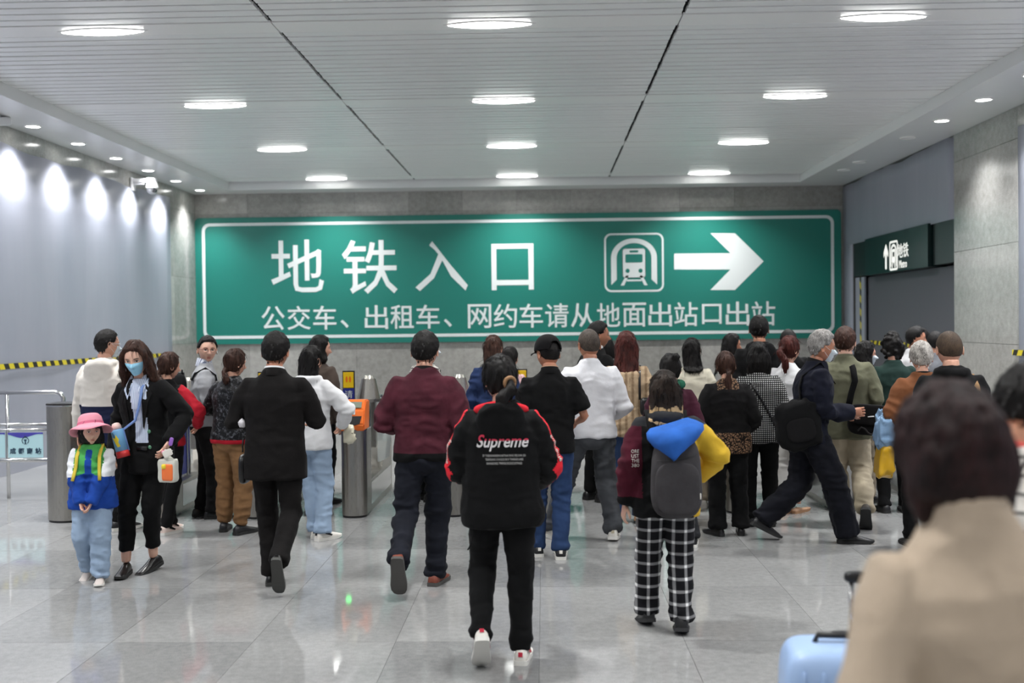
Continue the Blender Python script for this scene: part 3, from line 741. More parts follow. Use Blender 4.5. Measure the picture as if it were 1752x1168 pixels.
FAB = {}
def fabric(name, col, rough=0.85, var=0.18, nscale=180, bstr=0.25, pat=None, sheen=0.02, spec=0.14, coat=0.0):
    if name in FAB: return FAB[name]
    var = min(var, .05) if sum(col[:3]) > 420 else var
    nt = NT('cloth_' + name); v = mapping(nt); col = srgb(*col) if len(col) == 3 else col
    nt.set(Roughness=rough); nt.b.inputs['Sheen Weight'].default_value = sheen; nt.b.inputs['Specular IOR Level'].default_value = spec
    nt.b.inputs['Coat Weight'].default_value = coat
    fine = noise(nt, v, nscale, 2, 0.6); big = noise(nt, v, 9, 3, 0.55)
    if pat: pat(nt, v)
    else:
        c0 = tuple(c * (1 - var) for c in col[:3]) + (1,); c1 = tuple(min(1, c * (1 + var)) for c in col[:3]) + (1,)
        r = ramp(nt, big, [(0.3, c0), (0.7, c1)]); nt.link(r.outputs[0], nt.b.inputs['Base Color'])
    ad = nt.node('ShaderNodeMath', operation='MULTIPLY_ADD'); nt.link(fine, ad.inputs[0]); ad.inputs[1].default_value = 0.12; nt.link(big, ad.inputs[2])
    bump(nt, ad.outputs[0], bstr, 0.02)
    FAB[name] = nt.m; return nt.m
def wave(nt, v, axis, scale, prof='SIN'):
    w = nt.node('ShaderNodeTexWave', bands_direction=axis, wave_profile=prof); w.inputs['Scale'].default_value = scale; nt.link(v, w.inputs[0]); return w.outputs['Fac']
def mixc(nt, f, a, b):
    m = nt.node('ShaderNodeMix', data_type='RGBA'); nt.link(f, m.inputs[0])
    for s_, k in ((a, 6), (b, 7)):
        if isinstance(s_, tuple): m.inputs[k].default_value = s_
        else: nt.link(s_, m.inputs[k])
    return m.outputs[2]
def thr(nt, f, t, w=0.03):
    r = nt.node('ShaderNodeMapRange'); nt.link(f, r.inputs[0]); r.inputs[1].default_value = t - w; r.inputs[2].default_value = t + w; return r.outputs[0]
def pat_plaid(nt, v):
    a = thr(nt, wave(nt, v, 'X', 4.6), 0.86, 0.08); b = thr(nt, wave(nt, v, 'Z', 4.6), 0.86, 0.08)
    s_ = nt.node('ShaderNodeMath', operation='MULTIPLY_ADD'); nt.link(a, s_.inputs[0]); s_.inputs[1].default_value = 0.5; 
    m2 = nt.node('ShaderNodeMath', operation='MULTIPLY'); nt.link(b, m2.inputs[0]); m2.inputs[1].default_value = 0.5; nt.link(m2.outputs[0], s_.inputs[2])
    r = ramp(nt, s_.outputs[0], [(0.0, srgb(20, 20, 24)), (0.5, srgb(128, 128, 130)), (1.0, srgb(235, 235, 235))]); nt.link(r.outputs[0], nt.b.inputs['Base Color'])
def pat_check(nt, v):
    a = wave(nt, v, 'X', 18); b = wave(nt, v, 'Z', 18)
    m = nt.node('ShaderNodeMath', operation='ADD'); nt.link(a, m.inputs[0]); nt.link(b, m.inputs[1])
    r = ramp(nt, m.outputs[0], [(0.8, srgb(22, 22, 24)), (1.1, srgb(190, 190, 188))]); r.color_ramp.elements[1].position = 0.99; r.color_ramp.elements[0].position = 0.78
    m.operation = 'MULTIPLY'; r.color_ramp.elements[0].position = 0.3; r.color_ramp.elements[1].position = 0.42
    nt.link(r.outputs[0], nt.b.inputs['Base Color'])
def pat_leopard(nt, v):
    w = nt.node('ShaderNodeTexVoronoi', feature='DISTANCE_TO_EDGE'); w.inputs['Scale'].default_value = 42; nt.link(v, w.inputs['Vector'])
    n_ = noise(nt, v, 60, 2)
    m = nt.node('ShaderNodeMath', operation='MULTIPLY_ADD'); nt.link(n_, m.inputs[0]); m.inputs[1].default_value = 0.3; nt.link(w.outputs['Distance'], m.inputs[2])
    r = ramp(nt, m.outputs[0], [(0.24, srgb(26, 20, 18)), (0.3, srgb(124, 96, 74))]); nt.link(r.outputs[0], nt.b.inputs['Base Color'])
def pat_knit(nt, v):
    a = wave(nt, v, 'X', 5.5); n_ = noise(nt, v, 60, 2)
    m = nt.node('ShaderNodeMath', operation='MULTIPLY_ADD'); nt.link(n_, m.inputs[0]); m.inputs[1].default_value = 0.5; nt.link(a, m.inputs[2])
    r = ramp(nt, m.outputs[0], [(0.3, srgb(146, 122, 96)), (0.85, srgb(190, 166, 136))]); nt.link(r.outputs[0], nt.b.inputs['Base Color'])
def pat_lightplaid(nt, v):
    a = thr(nt, wave(nt, v, 'X', 7), 0.93, 0.04); b = thr(nt, wave(nt, v, 'Z', 7), 0.93, 0.04)
    m = nt.node('ShaderNodeMath', operation='MAXIMUM'); nt.link(a, m.inputs[0]); nt.link(b, m.inputs[1])
    c = mixc(nt, m.outputs[0], srgb(206, 202, 196), srgb(40, 38, 40)); nt.link(c, nt.b.inputs['Base Color'])
def pat_stripe(c0, c1, sc=22, ax='X'):
    def f(nt, v):
        c = mixc(nt, thr(nt, wave(nt, v, ax, sc), 0.6, 0.1), c0, c1); nt.link(c, nt.b.inputs['Base Color'])
    return f
def pat_painted_sheen(nt, v):  # pale grey patches paint the jacket's sheen into its colour
    n_ = noise(nt, v, 34, 3, 0.7); r = ramp(nt, n_, [(0.52, srgb(22, 22, 24)), (0.68, srgb(96, 98, 104))]); nt.link(r.outputs[0], nt.b.inputs['Base Color'])

SKIN = {}
def skin(tone='light'):
    if tone in SKIN: return SKIN[tone]
    c = {'light': (214, 166, 142), 'pale': (224, 182, 160), 'tan': (188, 134, 106), 'dark': (160, 104, 78)}[tone]
    nt = NT('skin_' + tone); v = mapping(nt); n_ = noise(nt, v, 14, 3)
    a = srgb(*c); b = srgb(c[0] - 10, c[1] - 16, c[2] - 14)
    r = ramp(nt, n_, [(0.3, b), (0.7, a)]); nt.link(r.outputs[0], nt.b.inputs['Base Color']); nt.set(Roughness=0.5)
    nt.b.inputs['Subsurface Weight'].default_value = 0.08; nt.b.inputs['Subsurface Radius'].default_value = (0.02, 0.008, 0.004)
    bump(nt, noise(nt, v, 120, 2), 0.08, 0.002); SKIN[tone] = nt.m; return nt.m
HAIRM = {}
def hairm(kind='black'):
    if kind in HAIRM: return HAIRM[kind]
    nt = NT('hair_' + kind); v = mapping(nt, (1, 1, 0.16)); n_ = noise(nt, v, 190, 3, 0.7); n2 = noise(nt, mapping(nt, (1, 1, 0.5)), 22, 3)
    pal = {'black': ((12, 11, 11), (29, 26, 25)), 'brown': ((34, 22, 18), (78, 52, 42)), 'red': ((38, 18, 16), (92, 44, 38)), 'gray': ((90, 88, 86), (176, 172, 168)),
           'silver': ((84, 80, 76), (206, 200, 192)), 'maroon': ((18, 11, 11), (50, 30, 30)), 'buzz': ((52, 46, 42), (92, 82, 74)), 'gray_dark': ((64, 64, 64), (132, 130, 130)), 'blond': ((24, 20, 18), (48, 36, 28)), 'buzz_brown': ((52, 42, 34), (84, 68, 54))}[kind]
    m = nt.node('ShaderNodeMath', operation='MULTIPLY_ADD'); nt.link(n_, m.inputs[0]); m.inputs[1].default_value = 0.6
    mm = nt.node('ShaderNodeMath', operation='MULTIPLY'); nt.link(n2, mm.inputs[0]); mm.inputs[1].default_value = 0.4; nt.link(mm.outputs[0], m.inputs[2])
    r = ramp(nt, m.outputs[0], [(0.38, srgb(*pal[0])), (0.64, srgb(*pal[1]))]); nt.link(r.outputs[0], nt.b.inputs['Base Color'])
    nt.set(Roughness=0.6); nt.b.inputs['Specular IOR Level'].default_value = 0.22; nt.b.inputs['Anisotropic'].default_value = 0.5; bump(nt, n_, 0.5, 0.004); HAIRM[kind] = nt.m; return nt.m
SIMPLE = {}
def simple(name, col, rough=0.5, **kw):
    if name not in SIMPLE: SIMPLE[name] = plain(name, srgb(*col), rough, nstr=0.04, nscale=60, **kw)
    return SIMPLE[name]

# ---- head ----
def head_pt(D, wide=1.0, off=0.0):
    """D: unit directions (N,3) in the head frame (x right, y front, z up) -> surface points of a canonical head"""
    x, y, z = D[:, 0], D[:, 1], D[:, 2]
    a = 0.075 * wide; b = np.where(y > 0, 0.094, 0.098); c = np.where(z > 0, 0.113, 0.118)
    X = x * a; Y = y * b; Z = z * c
    low = np.clip(-Z / 0.118, 0, 1)
    X *= 1 - 0.30 * low ** 1.6
    Y = np.where(Y < 0, Y * (1 - 0.45 * low ** 1.2), Y * (1 - 0.06 * low))
    X *= np.where(np.abs(z) < 0.9, 1.0, 1.0)
    # squarer profile for skull
    Y = np.where((Y > 0), np.minimum(Y, 0.088 + 0.1 * (Y - 0.088)), Y)
    fr = np.clip(y, 0, 1)
    g = lambda cx, cz, sx, sz: np.exp(-((X - cx) / sx) ** 2 - ((Z - cz) / sz) ** 2) * (fr > 0.25)
    Y = Y + 0.024 * g(0, -0.032, 0.011, 0.012) + 0.013 * g(0, -0.012, 0.009, 0.022) + 0.007 * (g(0.012, -0.038, 0.007, 0.007) + g(-0.012, -0.038, 0.007, 0.007))
    Y = Y - 0.011 * (g(0.030, 0.000, 0.017, 0.011) + g(-0.030, 0.0, 0.017, 0.011))
    Y = Y + 0.004 * (g(0.028, 0.022, 0.022, 0.008) + g(-0.028, 0.022, 0.022, 0.008))
    Y = Y + 0.006 * (g(0.036, -0.028, 0.018, 0.018) + g(-0.036, -0.028, 0.018, 0.018))
    Y = Y + 0.008 * g(0, -0.060, 0.020, 0.006) + 0.008 * g(0, -0.073, 0.018, 0.006) - 0.005 * g(0, -0.0665, 0.022, 0.003) - 0.004 * g(0, -0.084, 0.02, 0.006)
    Y = Y + 0.010 * g(0, -0.100, 0.022, 0.014)
    P = np.stack([X, Y, Z], 1)
    if off: P = P + D * off
    return P
def dirs(az, el): return np.stack([np.sin(az) * np.cos(el), np.cos(az) * np.cos(el), np.sin(el)], -1)
class HeadF:
    def __init__(s, c, R, sc): s.c = c; s.R = R; s.s = sc
    def __call__(s, P): return (np.asarray(P) * s.s) @ s.R.T + s.c
def head_mesh(g, H, face=True, lod=1, wide=1.0):
    m, n = (36, 48) if lod else (22, 28)
    el = np.linspace(-PI / 2, PI / 2, m + 1); az = np.linspace(0, 2 * PI, n, endpoint=False)
    E, A = np.meshgrid(el, az, indexing='ij')
    if lod: A = A - 0.45 * np.sin(A) * (1 if face else 0)
    V = head_pt(dirs(A.ravel(), E.ravel()), wide)
    F_ = [(i * n + j, i * n + (j + 1) % n, (i + 1) * n + (j + 1) % n, (i + 1) * n + j) for i in range(m) for j in range(n)]
    g.add(H(V), F_, 0)
    for s_ in (-1, 1):    # ears
        V = []
        nn, mm = 12, 5
        for i in range(mm):
            t = i / (mm - 1)
            for j in range(nn):
                q = 2 * PI * j / nn; rr = (1 - 0.0 * t)
                thick = [0.0, 0.010, 0.017, 0.016, 0.008][i]; sc_ = [0.6, 0.75, 1.0, 0.86, 0.5][i]
                V.append((s_ * (0.068 * wide + thick), -0.008 + 0.017 * math.cos(q) * sc_ - 0.25 * thick, -0.012 + (0.031 if math.sin(q) > 0 else 0.030) * math.sin(q) * sc_))
        F_ = [(i * nn + j, i * nn + (j + 1) % nn, (i + 1) * nn + (j + 1) % nn, (i + 1) * nn + j) for i in range(mm - 1) for j in range(nn)] + [tuple((mm - 1) * nn + j for j in range(nn))]
        g.add(H(np.array(V)), F_, 0)
    if face:
        for s_ in (-1, 1):
            # eye: white almond, iris, upper lid line, brow
            def patch(cx, cz, w, h, off, mi, bend=0.0, n_=12, taper=False):
                V = []; 
                for q in np.linspace(0, 2 * PI, n_, endpoint=False):
                    px_, pz_ = cx + w * math.cos(q), cz + h * math.sin(q) * (abs(math.sin(q)) ** 0.3 if taper else 1) + bend * (math.cos(q) ** 2)
                    V.append((px_, pz_))
                V.append((cx, cz)); V = np.array(V)
                D = np.stack([V[:, 0] / 0.075, np.full(len(V), 0.0), V[:, 1] / 0.115], 1); D[:, 1] = np.sqrt(np.clip(1 - D[:, 0] ** 2 - D[:, 2] ** 2, 0.05, 1)); D /= np.linalg.norm(D, axis=1)[:, None]
                P = head_pt(D, wide); P[:, 0] = V[:, 0]; P[:, 2] = V[:, 1]; P[:, 1] += off
                g.add(H(P), [(n_, j, (j + 1) % n_) for j in range(n_)], mi)
            patch(s_ * 0.031, 0.001, 0.0135, 0.0048, 0.0035, 1); patch(s_ * 0.031, 0.001, 0.0050, 0.0047, 0.0055, 2)
            patch(s_ * 0.031, 0.0062, 0.0150, 0.0016, 0.005, 2, -0.003); patch(s_ * 0.031, 0.0205, 0.0175, 0.0026, 0.0030, 2, -0.003)
        patch(0, -0.0615, 0.0185, 0.0042, 0.0022, 3, -0.001); patch(0, -0.0715, 0.0165, 0.0048, 0.0022, 3)
def hand(g, w, d, palm, s=1.0, curl=25, side=1, mi=0, spread=1.0):
    """w wrist, d forearm direction, palm = direction the palm faces, side +1 right hand"""
    d = nrm(d); palm = nrm(palm - np.dot(palm, d) * d); lat = np.cross(d, palm) * side * -1   # towards the thumb
    lat = nrm(lat)
    P = lambda a, b, c: w + s * (a * d + b * lat + c * palm)
    g.loft([P(-0.02, 0, 0), P(0.01, 0, 0), P(0.045, 0.002, 0), P(0.085, 0.002, 0.002), P(0.093, 0.0, 0.003)], [(0.022 * s, 0.017 * s), (0.027 * s, 0.016 * s), (0.037 * s, 0.015 * s), (0.039 * s, 0.012 * s), (0.034 * s, 0.008 * s)], 12, mi, up=palm)
    for k, (o, L) in enumerate(((0.029, 0.070), (0.010, 0.080), (-0.010, 0.074), (-0.028, 0.058))):
        a = math.radians(curl * 0.35); p = P(0.082, o, 0.002); pts = [p]; ang = a
        for seg, fr in enumerate((0.45, 0.32, 0.26)):
            p = p + s * L * fr * (math.cos(ang) * d + math.sin(ang) * palm + 0.05 * spread * (o / 0.03) * lat); pts.append(p); ang += math.radians(curl)
        g.loft(pts, [0.0088 * s, 0.0085 * s, 0.0078 * s, 0.0058 * s], 7, mi, up=palm)
    p = P(0.018, 0.022, 0.006)
    g.loft([p, p + s * (0.028 * d + 0.022 * lat + 0.012 * palm), p + s * (0.055 * d + 0.030 * lat + 0.024 * palm), p + s * (0.078 * d + 0.028 * lat + 0.034 * palm)], [0.0125 * s, 0.0115 * s, 0.0095 * s, 0.0065 * s], 8, mi, up=palm)

def ik(a, b, l1, l2, pole):
    d = b - a; L = np.linalg.norm(d); L2 = min(L, (l1 + l2) * 0.998); dn = d / max(L, 1e-6); b2 = a + dn * L2
    x = (l1 * l1 - l2 * l2 + L2 * L2) / (2 * L2); h = math.sqrt(max(0, l1 * l1 - x * x)); p = pole - np.dot(pole, dn) * dn
    return a + dn * x + nrm(p) * h, b2

class Person:
    def __init__(s, label, px, gy, ty, yaw=0, sex='m', lean=2, twist=0, head=(0, 0), lf=None, rf=None, lh=None, rh=None, lpole=None, rpole=None,
                 tone='light', group=None, H=None, wide=1.0, lfp=0, rfp=0, lfy=8, rfy=-8, hs=1.06, tilt=0, far=False, xoff=0, face=True, sway=0, palm=None, curl=28):
        s.p = ground(px, gy); s.H = H or height_at(s.p, ty); s.k = s.H / (1.475 + 0.225 * hs); s.sex = sex; s.far = far; s.tone = tone; s.face = face
        s.root = empty('person', s.p, label, 'person', group, math.radians(yaw)); s.wide = wide; s.lod = 0 if far else 1
        k = s.k; f = sex == 'f'; s.f = f
        th, sh = 0.425, 0.405
        lf = vv(*(lf or (-0.10, 0.0, 0.085))); rf = vv(*(rf or (0.10, 0.0, 0.085)))
        zp = 0.925
        for ft, sx in ((lf, -1), (rf, 1)):
            dx = math.hypot(ft[0] - sx * 0.088 - sway, ft[1]); zp = min(zp, ft[2] + math.sqrt(max(0.1, (th + sh - 0.004) ** 2 - dx ** 2)))
        s.pel = vv(sway, 0, zp)
        s.R = rotm('Z', twist) @ rotm('X', -lean) @ rotm('Y', tilt)
        s.hip = {-1: s.pel + vv(-0.088, 0, 0), 1: s.pel + vv(0.088, 0, 0)}
        s.foot = {-1: lf, 1: rf}; s.fp = {-1: lfp, 1: rfp}; s.fy = {-1: lfy, 1: rfy}; s.knee = {}
        for q in (-1, 1):
            s.knee[q], s.foot[q] = ik(s.hip[q], s.foot[q], th, sh, vv(q * 0.08, 1, 0))
        sw = (0.146 if f else 0.168) * wide
        s.sh = {q: s.sp(vv(q * sw, 0, 1.372)) for q in (-1, 1)}
        dl = {-1: lh or (-0.235, 0.04, 0.84), 1: rh or (0.235, 0.04, 0.84)}; s.wr = {}; s.el = {}
        pl = {-1: lpole or (-0.3, -1, -0.1), 1: rpole or (0.3, -1, -0.1)}
        for q in (-1, 1): s.el[q], s.wr[q] = ik(s.sh[q], vv(*dl[q]), 0.285, 0.25, vv(*pl[q]))
        s.neck = s.sp(vv(0, -0.005, 1.44))
        hy, hp = head; s.HR = s.R @ rotm('Z', hy) @ rotm('X', -hp)
        hc = s.sp(vv(0, 0.018, 1.475)) + s.HR @ vv(0, 0.005, 0.112 * hs)
        s.head = HeadF(hc * k, s.HR, k * 1.0 * hs)
        s.body(); s.palm = palm
    def sp(s, p):
        """standing point -> leaned torso point"""
        q = np.asarray(p, float) - vv(0, 0, 0.925); w = np.clip((q[..., 2] + 0.08) / 0.2, 0, 1)
        r = q @ s.R.T; w = w[..., None] if q.ndim > 1 else w
        return s.pel + r * w + q * (1 - w)
    def body(s):
        k = s.k; g = G(); f = s.f
        prof = [(0.80, .09, .08), (0.88, .155, .10), (0.98, .150 if f else .145, .095), (1.08, .125 if f else .14, .085), (1.2, .14 if f else .155, .10), (1.30, .13 if f else .145, .09), (1.38, .07, .055), (1.45, .05, .05)]
        s.torso(g, prof, 16)
        g.loft([s.sp(vv(0, -0.01, 1.40)) * k, s.sp(vv(0, 0.0, 1.47)) * k, (s.head(vv(0, -0.02, -0.07)))], [(.062 * k, .06 * k), (.052 * k if f else .058 * k, .054 * k), (.05 * k if f else .056 * k, .055 * k)], 16)
        for q in (-1, 1):
            g.loft([s.hip[q] * k, (s.hip[q] * .5 + s.knee[q] * .5) * k, s.knee[q] * k, (s.knee[q] * .65 + s.foot[q] * .35) * k, s.foot[q] * k], [.078 * k, .068 * k, .05 * k, .05 * k, .034 * k], 12)
            g.loft([(s.sh[q] * .8 + s.neck * .2) * k, s.sh[q] * k, (s.sh[q] * .4 + s.el[q] * .6) * k, s.el[q] * k, (s.el[q] * .7 + s.wr[q] * .3) * k, s.wr[q] * k], [.034 * k, .04 * k, .038 * k, .034 * k, .033 * k, .024 * k], 12)
        me = remesh(g, 0.02 if s.far else 0.016, 3)
        g2 = G(); co = getco(me); g2.add(co, [tuple(p.vertices) for p in me.polygons], 0); bpy.data.meshes.remove(me)
        head_mesh(g2, s.head, s.face, s.lod, 1.0 if f else 1.03)
        for q in (-1, 1):
            d = nrm(s.wr[q] - s.el[q]); pal = vv(-q, 0.25, 0)
            if getattr(s, 'palm', None): pal = vv(*s.palm)
            hand(g2, s.wr[q] * k, d, pal, k * (0.92 if f else 1.0), 26, q)
            # foot inside the shoe
            c = s.foot[q] * k
        me = g2.mesh('body', [skin(s.tone), simple('eye_white', (226, 220, 214), 0.3), simple('eye_dark', (24, 18, 16), 0.3), simple('lips', (178, 92, 84), 0.4)])
        s.bodyo = link('body', me, None, s.root)
    def torso(s, g, prof, n=20, ex=2.4, yo=0.0, k=None, mi=0):
        """prof: (z, half width, half depth[, y offset])"""
        k = k or s.k; R = []
        q = np.arange(n) * 2 * PI / n; c, sn = np.cos(q), np.sin(q); c = np.sign(c) * np.abs(c) ** (2 / ex); sn = np.sign(sn) * np.abs(sn) ** (2 / ex)
        # densify
        P = np.array([(p + (0,))[:4] if len(p) == 3 else p for p in prof], float)
        zz = np.linspace(P[0, 0], P[-1, 0], 24)
        for z in sorted(set(list(zz) + list(P[:, 0]))):
            hw, hd, y0 = (np.interp(z, P[:, 0], P[:, j]) for j in (1, 2, 3))
            R.append(s.sp(np.stack([c * hw, sn * hd + yo + y0, np.full(n, z)], 1)) * k)
        g.rings(R, mi)
    def wrinkle(s, me, amp, joints, seed, fr=(7, 7, 11)):
        co = getco(me); no = getno(me); c = co / s.k
        w = np.full(len(co), 0.35)
        for j, r in joints: w = np.maximum(w, np.exp(-(np.linalg.norm(c - j, axis=1) / r) ** 2))
        warp = np.stack([vnoise(c * 5, seed + 1), vnoise(c * 5, seed + 2), vnoise(c * 5, seed + 3)], 1) * 0.8
        n1 = 1 - 2 * np.abs(vnoise(c * np.array(fr) + warp, seed)); n2 = 1 - 2 * np.abs(vnoise(c * np.array(fr) * 2.1 + warp * 1.5, seed + 7))
        co += no * (1.7 * amp * w * (n1 + 0.5 * n2))[:, None]; setco(me, co)
    def finish(s, name, me, fn, mats, parent=None):
        if fn is None: paint(me, None, mats)
        else: paint(me, lambda c: fn(s, c / s.k), mats)
        return link(name, me, None, parent or s.root)
    def top(s, mats, name='jacket', hem=0.82, prof=None, fit=1.0, slv=(.068, .058, .045), slen=1.0, hood=0, hoodmat=None, collar=0.0, wr=0.013, fn=None, vox=None, open_hem=True, bulge=0.0, seed=None, depth=1.0, cuff=True):
        k = s.k; g = G(); f = s.f
        base = prof or ([(0.80, .18, .125), (0.92, .178, .125), (1.05, .155, .112), (1.15, .156, .112), (1.27, .166, .122), (1.35, .150, .105), (1.40, .112, .082), (1.435, .076, .07), (1.47, .060, .062)] if f else
                        [(0.80, .188, .125), (0.92, .183, .125), (1.05, .172, .12), (1.15, .178, .12), (1.27, .19, .128), (1.35, .172, .11), (1.40, .128, .088), (1.435, .085, .075), (1.475, .064, .066)])
        P = np.array([(p + (0,))[:4] if len(p) == 3 else p for p in base], float)
        zz = np.concatenate([[hem], P[P[:, 0] > hem + .01, 0]])
        pr = [(float(z), float(np.interp(z, P[:, 0], P[:, 1]) * fit * s.wide), float(np.interp(z, P[:, 0], P[:, 2]) * fit * depth), float(np.interp(z, P[:, 0], P[:, 3]))) for z in zz]
        if collar: pr[-1] = (pr[-1][0] + collar, pr[-1][1], pr[-1][2], pr[-1][3])
        s.torso(g, pr, 24)
        r0, r1, r2 = slv
        for q in (-1, 1):
            a, e, w = s.sh[q], s.el[q], s.wr[q]; inn = a * .55 + s.sp(vv(0, 0, 1.335)) * .45; a2 = a + s.R @ vv(-q * .004, 0, -.014)
            pts = [inn, a2, a2 * .8 + e * .2, a * .5 + e * .5, e, e * .5 + w * .5, w]; rr = [r0 * .72, r0 * .93, r0, (r0 + r1) / 2, r1, (r1 + r2) / 2 + .003, r2]
            if slen < 1: # short sleeve
                cut = a * (1 - slen * 1.6) + e * slen * 1.6; pts = [inn, a2, a2 * .6 + cut * .4, cut]; rr = [r0 * .72, r0 * .93, r0, r1]
            if slen > 1: pts[-1] = w + nrm(w - e) * (slen - 1) * .25
            g.loft([p * k for p in pts], [r * k for r in rr], 14)
        if hood: s.hoodgeo(g, hood)
        me = remesh(g, vox or (0.016 if s.far else 0.0115), 5)
        sd = seed if seed is not None else int(abs(s.p.x * 37 + s.p.y * 91)) % 1000
        s.wrinkle(me, wr * k * 0.8, [(s.el[q], .15) for q in (-1, 1)] + [(s.sp(vv(q * .17, 0, 1.26)), .1) for q in (-1, 1)] + [(s.sp(vv(0, 0, hem + .05)), .16)], sd)
        o = s.finish(name, me, fn, mats); s.topo = o; return o
    def hoodgeo(s, g, size):
        k = s.k; pts = []; rr = []
        for a in np.linspace(-150, 150, 15):
            t = math.radians(a); bk = (1 + math.cos(t)) / 2     # 1 at the back
            pts.append(s.sp(vv(math.sin(t) * 0.095, -math.cos(t) * 0.085 - 0.012 * size, 1.445 - 0.035 * bk * size + 0.0)) * k); rr.append((.022 + .020 * bk * size) * k)
        g.loft(pts, rr, 10, up=(0, 0, 1))
        if size > 0.8:
            R = []
            for z, hw, hd in ((1.46, .085, .045), (1.42, .12, .062), (1.36, .135, .058), (1.29, .115, .045), (1.24, .06, .028)):
                q = np.arange(16) * 2 * PI / 16; R.append(s.sp(np.stack([np.cos(q) * hw, -0.10 * 1.0 + np.sin(q) * hd * size, np.full(16, z)], 1)) * k)
            g.rings(R)
    def trousers(s, mats, rad=(.093, .070, .058, .060), hem=0.07, wr=0.012, fn=None, vox=None, name='trousers', waist=1.0, seat=1.0, short=0.0):
        k = s.k; g = G()
        R = [(waist + .02, .138, .10), (waist - .03, .146, .104), (0.93, .164 * seat, .114 * seat, -.005), (0.86, .168 * seat, .118 * seat, -.01), (0.80, .13, .1), (.775, .06, .06)]
        s.torso(g, R[::-1], 20, 2.2)
        a, b, c, d = rad
        for q in (-1, 1):
            h, kn, ft = s.hip[q], s.knee[q], s.foot[q]; dr = nrm(ft - kn); end = ft - dr * (short - 0.0) + dr * (0.085 - hem if short == 0 else 0)
            g.loft([p * k for p in (h + vv(0, -.005, .02), h * .75 + kn * .25, h * .4 + kn * .6, kn, kn * .6 + ft * .4, kn * .25 + ft * .75, end)], [r * k for r in (a * .9, a, (a + b) / 2, b, (b + c) / 2 + .002, c, d)], 14)
        me = remesh(g, vox or (0.016 if s.far else 0.0115), 4)
        s.wrinkle(me, wr * k * 0.75, [(s.knee[q], .12) for q in (-1, 1)] + [(s.foot[q], .12) for q in (-1, 1)] + [(s.hip[q], .1) for q in (-1, 1)], int(abs(s.p.x * 57 + s.p.y * 13)) % 1000, (7, 7, 15))
        return s.finish(name, me, fn, mats)
    def shoes(s, mat, sole=None, kind='sneaker', L=1.0, extra=None, sock=None):
        k = s.k; sole = sole or simple('dark_sole', (34, 34, 34), 0.7)
        lb = {'sneaker': 1.0, 'dress': 0.86, 'boot': 1.05, 'sandal': 0.8}[kind]
        for q in (-1, 1):
            g = G(); gs = G(); n = 14; R = []; RS = []
            # length axis y: heel -0.085 .. toe 0.19
            prof = [(-.085, .020, .045), (-.078, .033, .075), (-.05, .038, .095), (-.01, .039, .10), (.03, .040, .088), (.07, .044, .066), (.11, .048, .054), (.15, .045, .044), (.178, .032, .034), (.19, .014, .022)]
            if kind == 'boot': prof[1] = (-.078, .036, .12); prof[2] = (-.05, .042, .15); prof[3] = (-.01, .043, .15); prof[4] = (.03, .043, .11)
            if kind == 'dress': prof = [(y, w * .93, h * (.92 if y > .0 else .9)) for y, w, h in prof]
            if kind == 'sandal': prof = [(y, w * .93, h * .55) for y, w, h in prof]
            z0 = .022
            for y, w, h in prof:
                q_ = np.linspace(0, PI, n); top_ = np.stack([np.cos(q_) * w * lb, np.full(n, y * L), z0 + np.sin(q_) ** .7 * (h - z0) * 1.0], 1)
                R.append(np.concatenate([top_, [[-w * .9 * lb, y * L, z0 - .004], [w * .9 * lb, y * L, z0 - .004]]]))
                sp = .030 * max(0, (y - .10) / .09) ** 2 * .5
                ws = w * lb * 1.06 + .002
                RS.append(np.array([[ws, y * L * 1.02, z0 + sp * .3 + .004], [-ws, y * L * 1.02, z0 + sp * .3 + .004], [-ws, y * L * 1.02, sp], [ws, y * L * 1.02, sp]]))
            g.rings(R); gs.rings(RS)
            M3 = rotm('Z', s.fy[q]) @ rotm('X', -s.fp[q]); an = vv(0, -.012, .085)
            base = s.foot[q] * k
            T = lambda V: ((V - an) * k) @ M3.T + base
            g.v = [T(a) for a in g.v]; gs.v = [T(a) for a in gs.v]
            o = link('shoe', g.mesh('shoe', [mat]), None, s.root)
            so = link('sole', gs.mesh('sole', [sole], False), None, o)
            if extra is not None:
                ge = G(); 
                for xx in (-1, 1):
                    V = np.array([[xx * .041, -.02, .06], [xx * .0475, .05, .035], [xx * .046, .06, .045], [xx * .040, .0, .078], [xx*.046, -.02, .05]]); V[:, 0] *= 1.06
                    ge.add(T(V), [(0, 1, 2, 3)]); link('shoe_mark', ge.mesh('shoe_mark', [extra], False), None, o); ge = G()
                V = np.array([[-.012, -.089, .05], [.012, -.089, .05], [.012, -.086, .075], [-.012, -.086, .075]]); ge.add(T(V), [(0, 1, 2, 3)])
                link('shoe_mark', ge.mesh('shoe_mark', [extra], False), None, o)
    # ---- hair ----
    def hair(s, mat, kind='short', L=0.25, thick=0.016, vol=1.0, seed=3, fringe=False, pz=.035, fn=None, mats=None):
        k = s.k; H = s.head; g = G()
        m, n = (40, 52) if not s.far else (26, 36)
        el = np.linspace(-PI / 2, PI / 2, m + 1); az = np.linspace(-PI, PI, n, endpoint=False)
        E, A = np.meshgrid(el, az, indexing='ij'); E = E.ravel(); A = A.ravel(); D = dirs(A, E)
        # hairline elevation by azimuth (0 front, pi back)
        fl = 0.20 if fringe else 0.62
        if kind == 'buzz': tab = ([0, .8, 1.15, 1.45, 1.75, 2.2, PI], [fl + .05, fl, .25, .02, -.30, -.55, -.62])
        elif kind in ('short',): tab = ([0, .7, 1.0, 1.25, 1.5, 1.85, 2.3, PI], [fl, fl - .05, .40, .02, .06, -.38, -.66, -.72])
        else: tab = ([0, .6, .95, 1.2, 1.6, 2.2, PI], [fl, fl - .08, .10, -.35, -.75, -.95, -1.0])
